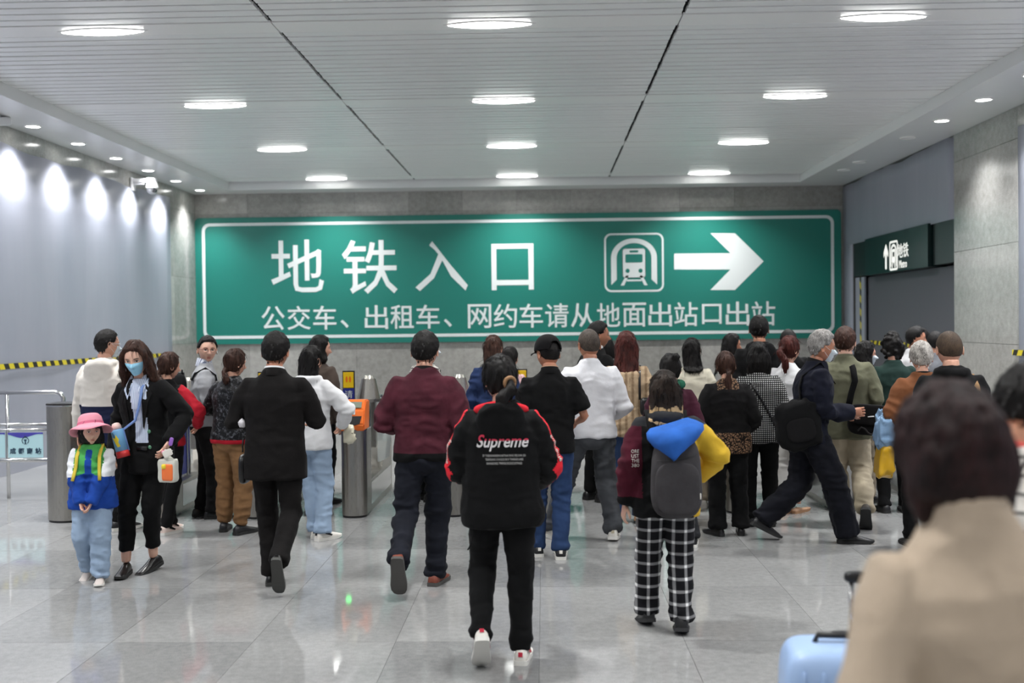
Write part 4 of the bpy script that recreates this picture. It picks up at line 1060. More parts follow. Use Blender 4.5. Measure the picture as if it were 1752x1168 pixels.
        hl = np.interp(np.abs(A), tab[0], tab[1])
        w = np.clip((E - hl) / .16, 0, 1); w = w * w * (3 - 2 * w)
        tk = thick * vol * (0.55 + 0.45 * np.clip((E + .4) / 1.2, 0, 1))
        if kind == 'short': tk = tk * np.where(np.abs(A) < 2.2, 1, 1 - .35 * np.clip(-E / .6, 0, 1))
        nn = vnoise(np.stack([D[:, 0] * 26, D[:, 1] * 26, D[:, 2] * 7], 1), seed) * .22 + vnoise(D * 9, seed + 3) * .2
        tk = tk * (1 + nn * (1.0 if kind != 'buzz' else .2))
        P = head_pt(D, 1.0 if s.f else 1.03); P = P + D * (w * tk - (1 - w) * .012)[:, None]
        F_ = [(i * n + j, i * n + (j + 1) % n, (i + 1) * n + (j + 1) % n, (i + 1) * n + j) for i in range(m) for j in range(n)]
        keep = []
        for f_ in F_:
            if max(w[list(f_)]) > 0: keep.append(f_)
        if kind in ('short', 'buzz', 'shellonly'):
            g.add(H(P), keep); me = g.mesh('hair', [mat])
            o = link('hair', me, None, s.root); s.hairo = o
            if kind != 'buzz': s.tufts(mat, 130 if s.lod else 60, thick, hl_tab=tab, seed=seed)
            return o
        g.add(H(P), F_)
        def mass(secs, n_=26, ex=2.2, world=None):
            # secs: (z,yc,half width,half depth) in head frame metres (canonical)
            R = []
            q = np.arange(n_) * 2 * PI / n_; c, sn = np.cos(q), np.sin(q); c = np.sign(c) * np.abs(c) ** (2 / ex); sn = np.sign(sn) * np.abs(sn) ** (2 / ex)
            for z, yc, hw, hd in secs:
                tp = np.stack([c * hw, sn * hd + yc, np.full(n_, z)], 1)
                # the hang follows the torso, not the head, below the chin
                Ph = H(tp); Rt = HeadF(H.c, s.R, H.s)(tp); wgt = np.clip((-z) / .12, 0, 1); R.append(Ph * (1 - wgt) + Rt * wgt)
            g.rings(R)
        if kind == 'long':
            mass([(.06, -.03, .07 * vol, .07), (0, -.035, .09 * vol, .075), (-.08, -.05, .092 * vol, .065), (-.15, -.075, .095 * vol, .05), (-.15 - (L) * .4, -.10, .10 * vol, .042), (-.15 - L * .75, -.115, .085 * vol, .036), (-.15 - L, -.12, .045 * vol, .02)])
        elif kind == 'short_bob':
            mass([(.07, -.02, .07 * vol, .075), (.0, -.025, .094 * vol, .09), (-.045, -.03, .099 * vol, .085), (-.08, -.04, .088 * vol, .064), (-.10, -.045, .055 * vol, .04)])
            for q in (-1, 1): g.loft([H(vv(q * .07, .0, .0)), H(vv(q * .082, -.005, -.06)), H(vv(q * .078, -.01, -.115)), H(vv(q * .066, -.01, -.145))], [.026 * k, .03 * k, .022 * k, .006 * k], 10)
        elif kind == 'bob':
            mass([(.07, -.02, .07 * vol, .075), (.0, -.025, .094 * vol, .09), (-.06, -.03, .102 * vol, .09), (-.11, -.035, .1 * vol, .08), (-.11 - L, -.045, .075 * vol, .05)])
        elif kind == 'front_long':   # long hair seen from the front: falls on both sides of the face
            mass([(.06, -.04, .07, .06), (0, -.045, .09, .065), (-.08, -.06, .1, .06), (-.2, -.075, .11, .04), (-.2 - L * .6, -.08, .10, .03)])
            for q in (-1, 1):
                pts = [(q * .045, .05, .085), (q * .078, .045, .03), (q * .088, .03, -.04), (q * .098, .015, -.12), (q * .108, .01, -.20), (q * .105, .015, -.20 - L * .6), (q * .09, .02, -.20 - L)]
                g.loft([H(vv(*p)) for p in pts], [(.018 * k, .022 * k), (.02 * k, .034 * k), (.021 * k, .038 * k), (.026 * k, .036 * k), (.03 * k, .03 * k), (.026 * k, .026 * k), (.008 * k, .01 * k)], 12)
        elif kind == 'pony':
            x0 = .0; pts = [(0, -.09, pz), (.004, -.125, pz - .01), (.01, -.142, min(-.03, pz - .04)), (.016, -.145, -.10), (.02, -.145, -.10 - L * .5), (.02, -.14, -.10 - L)]
            g.loft([H(vv(*pts[0])), H(vv(*pts[1])), H(vv(*pts[2]))] + [HeadF(H.c, s.R, H.s)(vv(*p)) for p in pts[3:]], [(.02 * k, .02 * k), (.024 * k, .024 * k), (.032 * k * vol, .028 * k), (.036 * k * vol, .03 * k), (.034 * k * vol, .026 * k), (.01 * k, .01 * k)], 14)
        elif kind == 'low_pony':
            pts = [(0, -.085, -.06), (0, -.105, -.085), (0, -.12, -.13), (0, -.125, -.13 - L * .5), (0, -.125, -.13 - L)]
            g.loft([H(vv(*pts[0])), H(vv(*pts[1]))] + [HeadF(H.c, s.R, H.s)(vv(*p)) for p in pts[2:]], [(.03 * k, .02 * k), (.024 * k, .022 * k), (.036 * k * vol, .028 * k), (.036 * k * vol, .024 * k), (.008 * k, .008 * k)], 14)
        elif kind == 'bun':
            g.ball(H(vv(0, -.105, .065 + L)), .036 * k * vol)
            for t in range(5): a = t * 1.3; g.loft([H(vv(0, -.105, .065 + L)), H(vv(.04 * math.cos(a), -.12, .065 + L + .04 * math.sin(a)))], [.016 * k, .004 * k], 6)
        elif kind == 'curly':
            for t in range(70):
                a = RNG.uniform(-PI, PI); e = RNG.uniform(-.9, 1.5); d_ = dirs(np.array([a]), np.array([e]))
                if abs(a) < 1.0 and e < .7: continue
                if e < np.interp(abs(a), tab[0], tab[1]) - .1: continue
                g.ball(H(head_pt(d_)[0] + d_[0] * thick * .9), RNG.uniform(.018, .026) * k * vol, 0, 8, 6)
        me = remesh(g, 0.011 if s.far else 0.0075, 3)
        co = getco(me); no = getno(me); c = co / k
        d = vnoise(c * np.array([95, 95, 5.]) + .6 * vnoise(c * 8, 5)[:, None], seed) * .0045 + vnoise(c * np.array([34, 34, 3.5]), seed + 1) * .006
        if kind == 'curly': d = d * .6 + vnoise(c * 45, seed) * .004
        co += no * (d * k)[:, None]; setco(me, co)
        if mats: paint(me, lambda c_: fn(s, c_ / k), mats)
        else: me.materials.append(mat)
        o = link('hair', me, None, s.root); s.hairo = o; 
        if kind in ('long', 'pony', 'low_pony', 'front_long', 'bob') : s.strands(mat if not mats else mats[0], me, 160 if s.lod else 50, seed)
        return o
    def strands(s, mat, me, cnt, seed):
        """loose locks lying on the surface, pointing down"""
        rg = np.random.default_rng(seed); co = getco(me); no = getno(me); g = G(); k = s.k; idx = rg.integers(0, len(co), cnt)
        for i in idx:
            p = co[i]; n_ = no[i]; lh_ = ((p - s.head.c) @ s.HR) / s.head.s
            if lh_[1] > .02 and abs(lh_[0]) < .072 and -.16 < lh_[2] < .085: continue
            t = vv(0, 0, -1.0) - np.dot(vv(0, 0, -1.0), n_) * n_
            if np.linalg.norm(t) < .2: continue
            t = nrm(t); sd = np.cross(n_, t); Lk = rg.uniform(.04, .09) * k; w = rg.uniform(.0015, .003) * k
            a = p + n_ * .001; b = p + t * Lk * .5 + n_ * (.004 + rg.uniform(0, .003)) * k + sd * rg.uniform(-.006, .006); c = p + t * Lk + n_ * rg.uniform(-.002, .004) * k + sd * rg.uniform(-.014, .014)
            g.add([a - sd * w, a + sd * w, b + sd * w, b - sd * w, c, b + n_ * w], [(0, 1, 2, 3), (3, 2, 4), (0, 3, 5), (1, 2, 5), (3, 4, 5), (2, 5, 4)])
        if g.n: o = link('loose_strands', g.mesh('loose_strands', [mat]), None, s.hairo); o['kind'] = 'stuff'
    def tufts(s, mat, cnt, thick, hl_tab, seed=1):
        rg = np.random.default_rng(seed); g = G(); H = s.head
        for i in range(cnt):
            a = rg.uniform(-PI, PI); e = rg.uniform(-.7, 1.5); hl = np.interp(abs(a), hl_tab[0], hl_tab[1])
            if e < hl + .05: continue
            D = dirs(np.array([a]), np.array([e]))[0]; p = head_pt(D[None], 1.0)[0] + D * thick * .75
            t = vv(0, -.25 if D[2] > .5 else 0, -1) if abs(D[2]) < .85 else vv(rg.uniform(-1, 1), rg.uniform(-1, 1), 0); t = nrm(t - np.dot(t, D) * D); sd = np.cross(D, t)
            Lk = rg.uniform(.02, .035); w = rg.uniform(.003, .006)
            a0 = p - D * .004; b = p + t * Lk * .5 + D * .004; c = p + t * Lk - D * .001 + sd * rg.uniform(-.006, .006)
            g.add(H(np.array([a0 - sd * w, a0 + sd * w, b + sd * w, b - sd * w, c])), [(0, 1, 2, 3), (3, 2, 4)])
        if g.n: o = link('loose_strands', g.mesh('loose_strands', [mat]), None, s.hairo); o['kind'] = 'stuff'
    # ---- small worn things ----
    def face_patch(s, az0, az1, el0, el1, off, n=18, m=12, shape=None):
        V = []; 
        for i in range(m + 1):
            for j in range(n + 1):
                u, w = j / n, i / m; az = az0 + (az1 - az0) * u; el = el0 + (el1 - el0) * w
                V.append((az, el, u, w))
        V = np.array(V); D = dirs(V[:, 0], V[:, 1]); P = head_pt(D)
        if shape is not None: P = shape(P, V[:, 2], V[:, 3])
        P2 = P + D * off; P1 = P + D * (off * .3)
        F_ = [(i * (n + 1) + j, i * (n + 1) + j + 1, (i + 1) * (n + 1) + j + 1, (i + 1) * (n + 1) + j) for i in range(m) for j in range(n)]
        return P2, F_
    def mask(s, mat=None):
        mat = mat or simple('mask_blue', (150, 205, 232), 0.8); H = s.head; k = s.k
        def shp(P, u, w):
            P = P.copy(); cx = np.abs(u - .5) * 2; P[:, 1] = np.maximum(P[:, 1], (.080 - .05 * cx ** 2) * (w > -1)); P[:, 1] += .012 * (1 - cx ** 2) * np.sin(PI * np.clip(w, 0, 1)); return P
        P, F_ = s.face_patch(-.95, .95, -1.0, -.08, .003, 20, 12, shp)
        P[:, 1] += .0015 * np.sin(P[:, 2] * 600)
        g = G(); g.add(H(P), F_); me = g.mesh('face_mask', [mat])
        o = link('face_mask', me, None, s.root)
        g = G()
        for q in (-1, 1):
            for z0, z1 in ((-.018, .01), (-.075, -.03)):
                g.loft([H(vv(q * .068, .045, z0)), H(vv(q * .079, .02, (z0 + z1) / 2 - .002)), H(vv(q * .084, -.004, z1))], [.0012 * k] * 3, 5)
            link('ear_loop', g.mesh('ear_loop', [simple('white_elastic', (230, 230, 230), 0.6)]), None, o); g = G()
    def glasses(s, mat=None):
        H = s.head; g = G(); k = s.k; mat = mat or simple('glasses_frame', (70, 66, 70), 0.3)
        for q in (-1, 1):
            g.loft([H(vv(q * .033 + .025 * math.cos(a), .100 - .01 * abs(math.cos(a) + q), .0 + .018 * math.sin(a))) for a in np.linspace(0, 2 * PI, 17)], [.0014 * k] * 17, 6)
            g.loft([H(vv(q * .058, .09, .006)), H(vv(q * .075, .05, .006)), H(vv(q * .078, -.01, .004))], [.0016 * k] * 3, 6)
        g.loft([H(vv(-.009, .102, .004)), H(vv(0, .104, .007)), H(vv(.009, .102, .004))], [.0014 * k] * 3, 6)
        link('glasses', g.mesh('glasses', [mat]), None, s.root)
    def earbud(s, q=-1):
        g = G(); g.loft([s.head(vv(q * .083, .008, -.012)), s.head(vv(q * .085, .012, -.04))], [.005, .003], 8); link('earbud', g.mesh('earbud', [simple('white_elastic', (230, 230, 230), 0.6)]), None, s.root)
    def surf(s, x, z, side=-1, off=0.004, src=None):
        """point on the jacket: local canonical x, z; side -1 back, +1 front"""
        k = s.k
        if src is None:
            if not hasattr(s, 'bvh'):
                me = s.topo.data; me.calc_loop_triangles() if hasattr(me, 'calc_loop_triangles') else None
                s.bvh = BVHTree.FromPolygons([v.co for v in me.vertices], [tuple(p.vertices) for p in me.polygons])
            src = s.bvh
        c = s.sp(vv(x, 0, z)) * k; d = s.R @ vv(0, side, 0); o = Vector(c + d * 0.6)
        hit = src.ray_cast(o, Vector(-d))
        if hit[0] is None: return c
        return np.array(hit[0]) + d * off
    def decal(s, me, x, z, w, h, mat, name='print', side=-1, parent=None, off=0.003, slant=0.0):
        """wrap a flat lettering mesh (centred, in XY) onto the back or front of the jacket"""
        co = getco(me); lo, hi = co.min(0), co.max(0); c = (lo + hi) / 2; sc = (w / max(1e-6, hi[0] - lo[0]), h / max(1e-6, hi[1] - lo[1])); out = []
        for v in co:
            lx = (v[0] - c[0]) * sc[0] + slant * (v[1] - c[1]) * sc[1]; lz = (v[1] - c[1]) * sc[1]
            out.append(s.surf(x + lx * (-side if side > 0 else 1), z + lz, side, off))
        setco(me, np.array(out)); me.materials.clear(); return link(name, me, mat, parent or s.topo)
    def limb_decal(s, me, q, t0, t1, ang, r, mat, w, name='print'):
        """lettering along the upper arm; ang = angle around the arm"""
        k = s.k; a, e = s.sh[q] * k, s.el[q] * k; d = nrm(e - a); co = getco(me); lo, hi = co.min(0), co.max(0)
        if not hasattr(s, 'bvh'): s.surf(0, 1.2)
        out_ = nrm(np.cross(d, vv(0, 1, 0))) * (1 if np.cross(d, vv(0, 1, 0))[0] * q > 0 else -1); bk = nrm(np.cross(out_, d)); bk = bk if bk[1] < 0 else -bk
        res = []
        for v in co:
            t = t0 + (t1 - t0) * (v[0] - lo[0]) / (hi[0] - lo[0]); u = ((v[1] - lo[1]) / (hi[1] - lo[1]) - .5) * w
            p = a + (e - a) * t; th = math.radians(ang) + u / (r * k); dr = out_ * math.cos(th) + bk * math.sin(th)
            hit = s.bvh.ray_cast(Vector(p + dr * .3), Vector(-dr)); base = np.array(hit[0]) if hit[0] is not None else p + dr * r * k
            res.append(base + dr * .003)
        setco(me, np.array(res)); me.materials.clear(); return link(name, me, mat, s.topo)
    def W(s, p):
        """local metres -> world"""
        return s.root_m() @ Vector(p)
    def root_m(s): return Matrix.Translation(s.p) @ Matrix.Rotation(s.root.rotation_euler.z, 4, 'Z')

def ribbon(g, pts, w, t=0.004, nrmf=None, mi=0):
    """flat strap through pts; nrmf(i) = outward direction"""
    pts = [np.asarray(p, float) for p in pts]; R = []
    for i, p in enumerate(pts):
        d = nrm(pts[min(i + 1, len(pts) - 1)] - pts[max(i - 1, 0)]); n_ = nrm(nrmf(i, p)); sd = nrm(np.cross(d, n_)); n2 = nrm(np.cross(sd, d))
        R.append(np.array([p + sd * w / 2 + n2 * t, p - sd * w / 2 + n2 * t, p - sd * w / 2 - n2 * t * .4, p + sd * w / 2 - n2 * t * .4]))
    g.rings(R, mi)
def thing_at(P, name, label, cat, pts_local=(0, 0, 0), group=None):
    """a carried thing: its own top-level empty sharing the carrier's heading; children use the carrier's local metres minus the origin"""
    o = empty(name, P.W(pts_local), label, cat, group, P.root.rotation_euler.z); o['_o'] = 0; del o['_o']; return o
def soft_box(g, c, dx, dy, dz, ex=3.5, n=24, m=14, R=None, taper=0.0, mi=0, sag=0.0):
    V = []
    for i in range(m + 1):
        th = -PI / 2 + PI * i / m
        for j in range(n):
            ph = 2 * PI * j / n
            f = lambda w: math.copysign(abs(w) ** (2 / ex), w)
            x, y, z = f(math.cos(th)) * f(math.cos(ph)), f(math.cos(th)) * f(math.sin(ph)), f(math.sin(th))
            x *= 1 - taper * (z + 1) / 2; V.append((x * dx / 2, y * dy / 2 * (1 + sag * (-z)), z * dz / 2))
    V = np.array(V)
    if R is not None: V = V @ np.asarray(R).T
    g.add(V + np.asarray(c), [(i * n + j, i * n + (j + 1) % n, (i + 1) * n + (j + 1) % n, (i + 1) * n + j) for i in range(m) for j in range(n)], mi)

def crumple(g, c, amp=.15, fr=10, seed=1, an=(1, 1, .4)):
    v = g.v[-1]; d = v - c; r = 1 - 2 * np.abs(vnoise(d * fr * np.array(an) + 7, seed)); r2 = vnoise(d * fr * 2.3, seed + 1)
    g.v[-1] = c + d * (1 + amp * (r * .7 + r2 * .4))[:, None]
class Item:
    def __init__(s, P, name, label, cat, p0=(0, 0, 0), group=None):
        s.P = P; s.p0 = vv(*p0) * P.k; s.o = empty(name, P.root_m() @ Vector(s.p0), label, cat, group, P.root.rotation_euler.z); s.par = {}
    def add(s, name, g, mats, parent=None, label=None, smooth=True):
        g.v = [a - s.p0 for a in g.v]; o = link(name, g.mesh(name, mats if isinstance(mats, list) else [mats], smooth), None, parent or s.o)
        if label: o['label'] = label
        return o
def strap_on(P, path, w=0.04, off=0.006, t=0.003):
    """path of (x, z, side): canonical local points looked up on the jacket surface; side 0 = top of the shoulder"""
    pts = []; ns = []
    for x, z, sd in path:
        if sd == 0:
            k = P.k; c = P.sp(vv(x, 0, z)) * k; up = P.R @ vv(0, 0, 1.0)
            if not hasattr(P, 'bvh'): P.surf(0, 1.2)
            h = P.bvh.ray_cast(Vector(c + up * .5), Vector(-up)); pts.append((np.array(h[0]) if h[0] is not None else c) + up * off); ns.append(up)
        else: pts.append(P.surf(x, z, sd, off)); ns.append(P.R @ vv(0, sd, 0.15))
    # subdivide
    pp_, nn_ = [], []
    for i in range(len(pts) - 1):
        for f in (0, .5): pp_.append(pts[i] * (1 - f) + pts[i + 1] * f); nn_.append(ns[i] * (1 - f) + ns[i + 1] * f)
    pp_.append(pts[-1]); nn_.append(ns[-1])
    g = G(); ribbon(g, pp_, w * P.k, t, lambda i, p: nn_[i]); return g
def collar(P, mat, r=(.066, .066), z0=1.425, z1=1.49, t=.007, name='collar', flare=1.12, gap=0):
    g = G(); k = P.k; q = np.radians(np.linspace(gap, 360 - gap, 28)) + PI / 2
    R = []
    for rr, z in ((flare, z0), (1.0, z1), (1.0 - t / .066, z1 - .003), (flare - t / .066 - .06, z0)):
        R.append(P.sp(np.stack([np.cos(q) * r[0] * rr, np.sin(q) * r[1] * rr - .004 - .018 * (z - 1.43) / .06 * 0, z - .012 * np.sin(q) * 1.0], 1)) * k)
    g.rings(R, cap=False, closed=(gap == 0)); return link(name, g.mesh(name, [mat]), None, P.root)
def backpack(P, label, mat, dx=.30, dy=.17, dz=.44, c=(0, -.245, 1.16), strapm=None, pocket=True, strapw=.05, ex=3.2, trim=None, taper=.12, group=None):
    it = Item(P, 'backpack', label, 'backpack', (c[0], c[1], c[2] - dz / 2), group); k = P.k; g = G()
    soft_box(g, P.sp(vv(*c)) * k, dx * k, dy * k, dz * k, ex, 28, 16, P.R, taper); it.add('bag_body', g, mat)
    if pocket:
        g = G(); soft_box(g, P.sp(vv(c[0], c[1] - dy * .42, c[2] - dz * .12)) * k, dx * .82 * k, dy * .3 * k, dz * .62 * k, 3.2, 24, 12, P.R); it.add('front_pocket', g, mat)
        g = G(); pts = [P.sp(vv(c[0] + x, c[1] - dy * .5 - .004, c[2] + z)) * k for x, z in ((-dx * .38, dz * .20), (-dx * .1, dz * .205), (dx * .15, dz * .23), (dx * .36, dz * .29))]
        g.loft(pts, [.0028 * k] * 4, 6); it.add('zip', g, trim or mat)
    g = G(); g.loft([P.sp(vv(c[0] + .035 * math.cos(a), c[1] + dy * .2, c[2] + dz * .48 + .035 * math.sin(a))) * k for a in np.linspace(0, PI, 8)], [.008 * k] * 8, 8); it.add('carry_handle', g, strapm or mat)
    for q in (-1, 1):
        g = strap_on(P, [(q * .09, c[2] + dz * .35, -1), (q * .105, 1.37, -1), (q * .112, 1.40, 0), (q * .115, 1.36, 1), (q * .12, 1.25, 1), (q * .135, 1.12, 1)], strapw, .008, .006); it.add('shoulder_strap', g, strapm or mat)
    return it
# ---------------- the crowd ----------------
BK = fabric('black', (15, 15, 16)); BK2 = fabric('black_wool', (20, 19, 20), nscale=90); NV = fabric('navy', (28, 34, 60)); DK = fabric('charcoal', (44, 45, 48))
SNW = simple('white_shoe', (226, 222, 214), 0.5); SNB = simple('black_shoe', (24, 24, 26), 0.4); WS = simple('white_sole', (222, 220, 214), 0.6)
LEA = simple('black_leather', (20, 19, 20), 0.28); BR = simple('brown_leather', (124, 62, 46), 0.5); TANL = simple('tan_leather', (168, 128, 96), 0.55)
hb_, hbr, hred = hairm('black'), hairm('brown'), hairm('red')
one = lambda *c: None

# 1 man with white and navy hooded jacket
P = Person('man from behind in white and navy hooded jacket beside the wide gate column', 182, 905, 561, -8, 'm', head=(-38, 3), lh=(-.27, .06, .83), rh=(.26, .1, .86), lf=(-.12, .08, .085), rf=(.13, -.02, .085), rfy=-35, tone='light')
P.top([fabric('cream', (214, 208, 200)), NV], hem=.76, hood=1.0, fit=1.1, slv=(.076, .066, .05), fn=lambda s, c: np.where((c[:, 2] < 1.06) & (np.abs(c[:, 0]) < .21), 1, 0))
P.trousers([BK]); P.shoes(SNB, WS, extra=WS); P.hair(hb_, 'short', thick=.012); P.glasses(simple('glasses_frame_white', (190, 190, 190), .3)); P.mask(simple('mask_white', (214, 224, 230), .8))
# 4 woman with red sleeves behind
P = Person('woman in dark vest with red sleeves standing behind the woman in black blazer', 287, 912, 600, -15, 'f', head=(-30, 5), rh=(.22, .18, 1.0), rpole=(1, -.6, 0), lf=(-.03, .1, .085), rf=(.02, -.05, .085))
P.top([BK, fabric('red', (168, 30, 44))], hem=.85, fn=lambda s, c: np.where(np.abs(c[:, 0]) > .165, 1, 0)); P.trousers([BK], (.088, .062, .05, .052)); P.shoes(simple('pink_white_shoe', (226, 206, 196), .5), WS, extra=BK); P.hair(hbr, 'low_pony', L=.05)
# 5 man with glasses in grey sweater
P5 = P = Person('man with glasses in light grey sweater looking towards the camera, beside the sign', 351, 885, 573, -70, 'm', head=(-82, 2), lh=(-.17, .24, 1.08), rh=(.16, .24, 1.05), lf=(-.1, -.04, .085), rf=(.1, .06, .085), tone='pale')
P.top([fabric('grey_sweater', (158, 160, 164))], hem=.88, slv=(.066, .055, .042)); P.trousers([BK2], (.09, .066, .052, .052)); P.shoes(LEA, kind='dress'); P.hair(hb_, 'short', thick=.015); P.glasses(simple('glasses_red', (120, 60, 56), .3)); P.earbud(-1)
collar(P, fabric('stripe_shirt', (150, 156, 170), pat=pat_stripe(srgb(190, 194, 204), srgb(96, 104, 128), 24, 'X')), name='shirt_collar', z0=1.43, z1=1.505, flare=1.25)
backpack(P, 'black backpack on the man with glasses', BK, .28, .16, .40, (0, -.235, 1.17))
# 6 brown trousers
P = Person('person in shiny black jacket and brown trousers standing near the left gates', 399, 912, 595, -22, 'f', head=(-22, 6), lh=(-.16, .26, 1.06), rh=(.17, .26, 1.04), lpole=(-1, -.6, -.2), rpole=(1, -.6, -.2), lf=(-.15, .06, .085), rf=(.1, -.02, .085), lfy=28, rfy=-10)
P.top([fabric('shiny_black', (30, 30, 32), pat=pat_painted_sheen, rough=.4), fabric('red', (168, 30, 44))], hem=.86, fit=1.12, slv=(.078, .072, .05), fn=lambda s, c: np.where((c[:, 2] < .875) & (np.abs(c[:, 0]) < .2), 1, 0)); 
P.trousers([fabric('brown_twill', (126, 94, 64))], (.105, .088, .075, .05), hem=.10, wr=.018); P.shoes(SNB, simple('dark_sole', (34, 34, 34), .7)); P.hair(hbr, 'low_pony', L=.06, vol=1.1)
# 9 and 8
P = Person('woman in brown jacket with dark hair beyond the white top woman', 546, 862, 573, -20, 'f', head=(-50, 3), far=True); P.top([fabric('brown_jacket', (74, 64, 58))], hem=.8); P.trousers([BK]); P.shoes(SNB); P.hair(hb_, 'bob', L=.04, thick=.02)
P = Person('woman in white hooded top and pale jeans half hidden behind the man in black suit', 532, 922, 588, -12, 'f', head=(-15, 6), rh=(.20, .25, .98), rpole=(1, -.5, 0), lf=(.02, .08, .085), rf=(.12, -.02, .085), rfy=-25)
P.top([fabric('white_knit', (224, 224, 226))], hem=.82, fit=1.12, hood=.6, slv=(.078, .07, .05)); P.trousers([fabric('pale_jeans', (146, 166, 190))], (.095, .075, .07, .075)); P.shoes(SNW, WS, extra=DK); P.hair(hb_, 'long', L=.0, vol=.95)
it = Item(P, 'plastic_bag', 'crumpled clear plastic bag held by the woman in white top', 'bag', (.26, .3, .86)); g = G(); soft_box(g, P.sp(vv(.265, .27, .92)) * P.k, .1, .08, .16, 2.6, 18, 12); 
v = g.v[0]; g.v[0] = v + (vnoise(v * 30, 4) * .02)[:, None]; it.add('bag_body', g, simple('cream_plastic', (214, 208, 186), .3))
# 7 man in black suit
P7 = P = Person('man in black suit walking away with right shoe sole lifted', 474, 1000, 566, 0, 'm', lean=2, head=(-8, 4), wide=1.06, lh=(-.20, .26, 1.10), rh=(.20, .26, 1.10), lpole=(-.5, -.8, -.5), rpole=(.5, -.8, -.5), lf=(-.045, .02, .085), rf=(.095, -.34, .235), rfp=64, rfy=4, tone='tan')
SU = fabric('suit', (20, 18, 18), nscale=140)
P.top([SU], 'suit_jacket', hem=.735, prof=[(0.72, .205, .135), (0.85, .2, .13), (1.05, .18, .122), (1.15, .185, .122), (1.27, .2, .13), (1.35, .178, .11), (1.40, .13, .088), (1.435, .085, .075), (1.475, .064, .066)], slv=(.072, .062, .05), wr=.009)
collar(P, SU, z0=1.42, z1=1.475, flare=1.2); collar(P, fabric('white_shirt', (214, 214, 216)), z0=1.44, z1=1.485, flare=1.02, name='shirt_collar')
P.trousers([SU], (.092, .07, .06, .062), wr=.009); P.shoes(LEA, simple('grey_sole', (66, 66, 64), .8), 'dress'); P.hair(hb_, 'short', thick=.018)
it = Item(P, 'handbag', 'small black bag at the left hip of the man in black suit', 'bag', (-.23, .0, .70)); g = G(); soft_box(g, P.sp(vv(-.215, .03, .80)) * P.k, .05 * P.k, .20 * P.k, .2 * P.k, 4); it.add('bag_body', g, LEA)
g = G(); g.loft([vv(-.215, .03 + .05 * math.cos(a), .9 + .11 * math.sin(a)) * P.k for a in np.linspace(0, PI, 9)], [.006] * 9, 6); it.add('bag_handle', g, LEA)
it = Item(P, 'tissue', 'crumpled white tissue at the left elbow of the man in black suit', 'tissue', (-.19, -.02, 1.04)); g = G(); g.ball(P.el[-1] * P.k + vv(.075, -.06, 0) , (.024, .02, .034), 0, 12, 8); v = g.v[0]; g.v[0] = v + (vnoise(v * 50, 4) * .01)[:, None]; it.add('tissue_body', g, simple('tissue_white', (224, 220, 224), .8))
# 11
P = Person('person in checked shirt with dark strap beyond the man in burgundy', 728, 856, 573, -50, 'm', head=(-35, 5), far=True); P.top([fabric('grey_check', (90, 90, 92), pat=pat_lightplaid)], hem=.84); P.trousers([BK]); P.shoes(SNB); P.hair(hb_, 'short', thick=.016); P.mask(simple('mask_white', (214, 224, 230), .8))
it = Item(P, 'shoulder_bag', 'black shoulder bag of the person in checked shirt', 'bag', (-.2, -.1, .85)); it.add('strap', strap_on(P, [(.13, 1.30, -1), (.06, 1.2, -1), (-.02, 1.08, -1), (-.10, .98, -1)], .05), BK); g = G(); soft_box(g, P.sp(vv(-.17, -.16, .94)) * P.k, .24, .1, .2); it.add('bag_body', g, BK)
# 12
P = Person('woman in navy cardigan with long dark hair beyond the front woman', 846, 876, 572, 0, 'f', head=(-20, 4), rh=(.2, .2, 1.0)); P.top([fabric('navy_knit', (36, 50, 84))], hem=.84, fit=1.05); P.trousers([fabric('denim', (52, 70, 104))]); P.shoes(SNW, WS); P.hair(hbr, 'long', L=.1, vol=.9)
P = Person('person in pale pink top almost hidden behind the front woman', 872, 850, 592, -15, 'f', head=(-30, 4), far=True); P.top([fabric('pink', (216, 176, 178))], hem=.84); P.trousers([BK]); P.shoes(SNB); P.hair(hb_, 'long', L=.05)
# 16, 16b
P = Person('man in dark jacket with white collar seen between sweater man and long haired woman', 1020, 856, 549, -55, 'm', head=(-30, 0), far=True, tone='tan'); P.top([BK], hem=.84); collar(P, fabric('white_shirt', (214, 214, 216)), z0=1.43, z1=1.50, name='shirt_collar'); P.trousers([BK]); P.shoes(SNB); P.hair(hb_, 'short', thick=.018)
P = Person('dark haired person peeping out left of the long haired woman', 1040, 819, 574, 10, 'f', far=True); P.top([DK], hem=.84); P.trousers([BK]); P.shoes(SNB); P.hair(hb_, 'bob', L=.03)
# 14 cap
P14 = P = Person('man in black cap, black polo and blue jeans behind the front woman', 944, 955, 572, 4, 'm', head=(28, 6), rh=(.22, .22, 1.02), rpole=(.4, -.9, -.5), lpole=(-.3, -1, -.5), lh=(-.2, .22, 1.0), lf=(-.10, .12, .085), rf=(.07, 0, .085), tone='tan', rfy=-4)
P.top([BK], 'polo_shirt', hem=.84, slen=.5, slv=(.07, .072, .05), fit=1.0); collar(P, BK, z0=1.43, z1=1.485, flare=1.14); collar(P, simple('tan_piping', (190, 150, 120), .7), r=(.0665, .0665), z0=1.483, z1=1.488, flare=1.0, name='collar_piping')
P.trousers([fabric('blue_jeans', (42, 62, 98))], (.092, .072, .062, .062)); P.shoes(SNB, WS, extra=SNW); P.hair(hb_, 'buzz', thick=.006)
H = P.head; k = P.k; g = G(); el = np.linspace(.12, PI / 2, 30); az = np.linspace(-PI, PI, 96, endpoint=False); E, A = np.meshgrid(el, az, indexing='ij')
D = dirs(A.ravel(), E.ravel()); Pp = head_pt(D, 1.03); Pp = Pp + D * (.017 + .008 * np.sin(E.ravel() * 1.8))[:, None]; Pp[:, 2] += .006
F_ = [(i * 96 + j, i * 96 + (j + 1) % 96, (i + 1) * 96 + (j + 1) % 96, (i + 1) * 96 + j) for i in range(29) for j in range(96)]
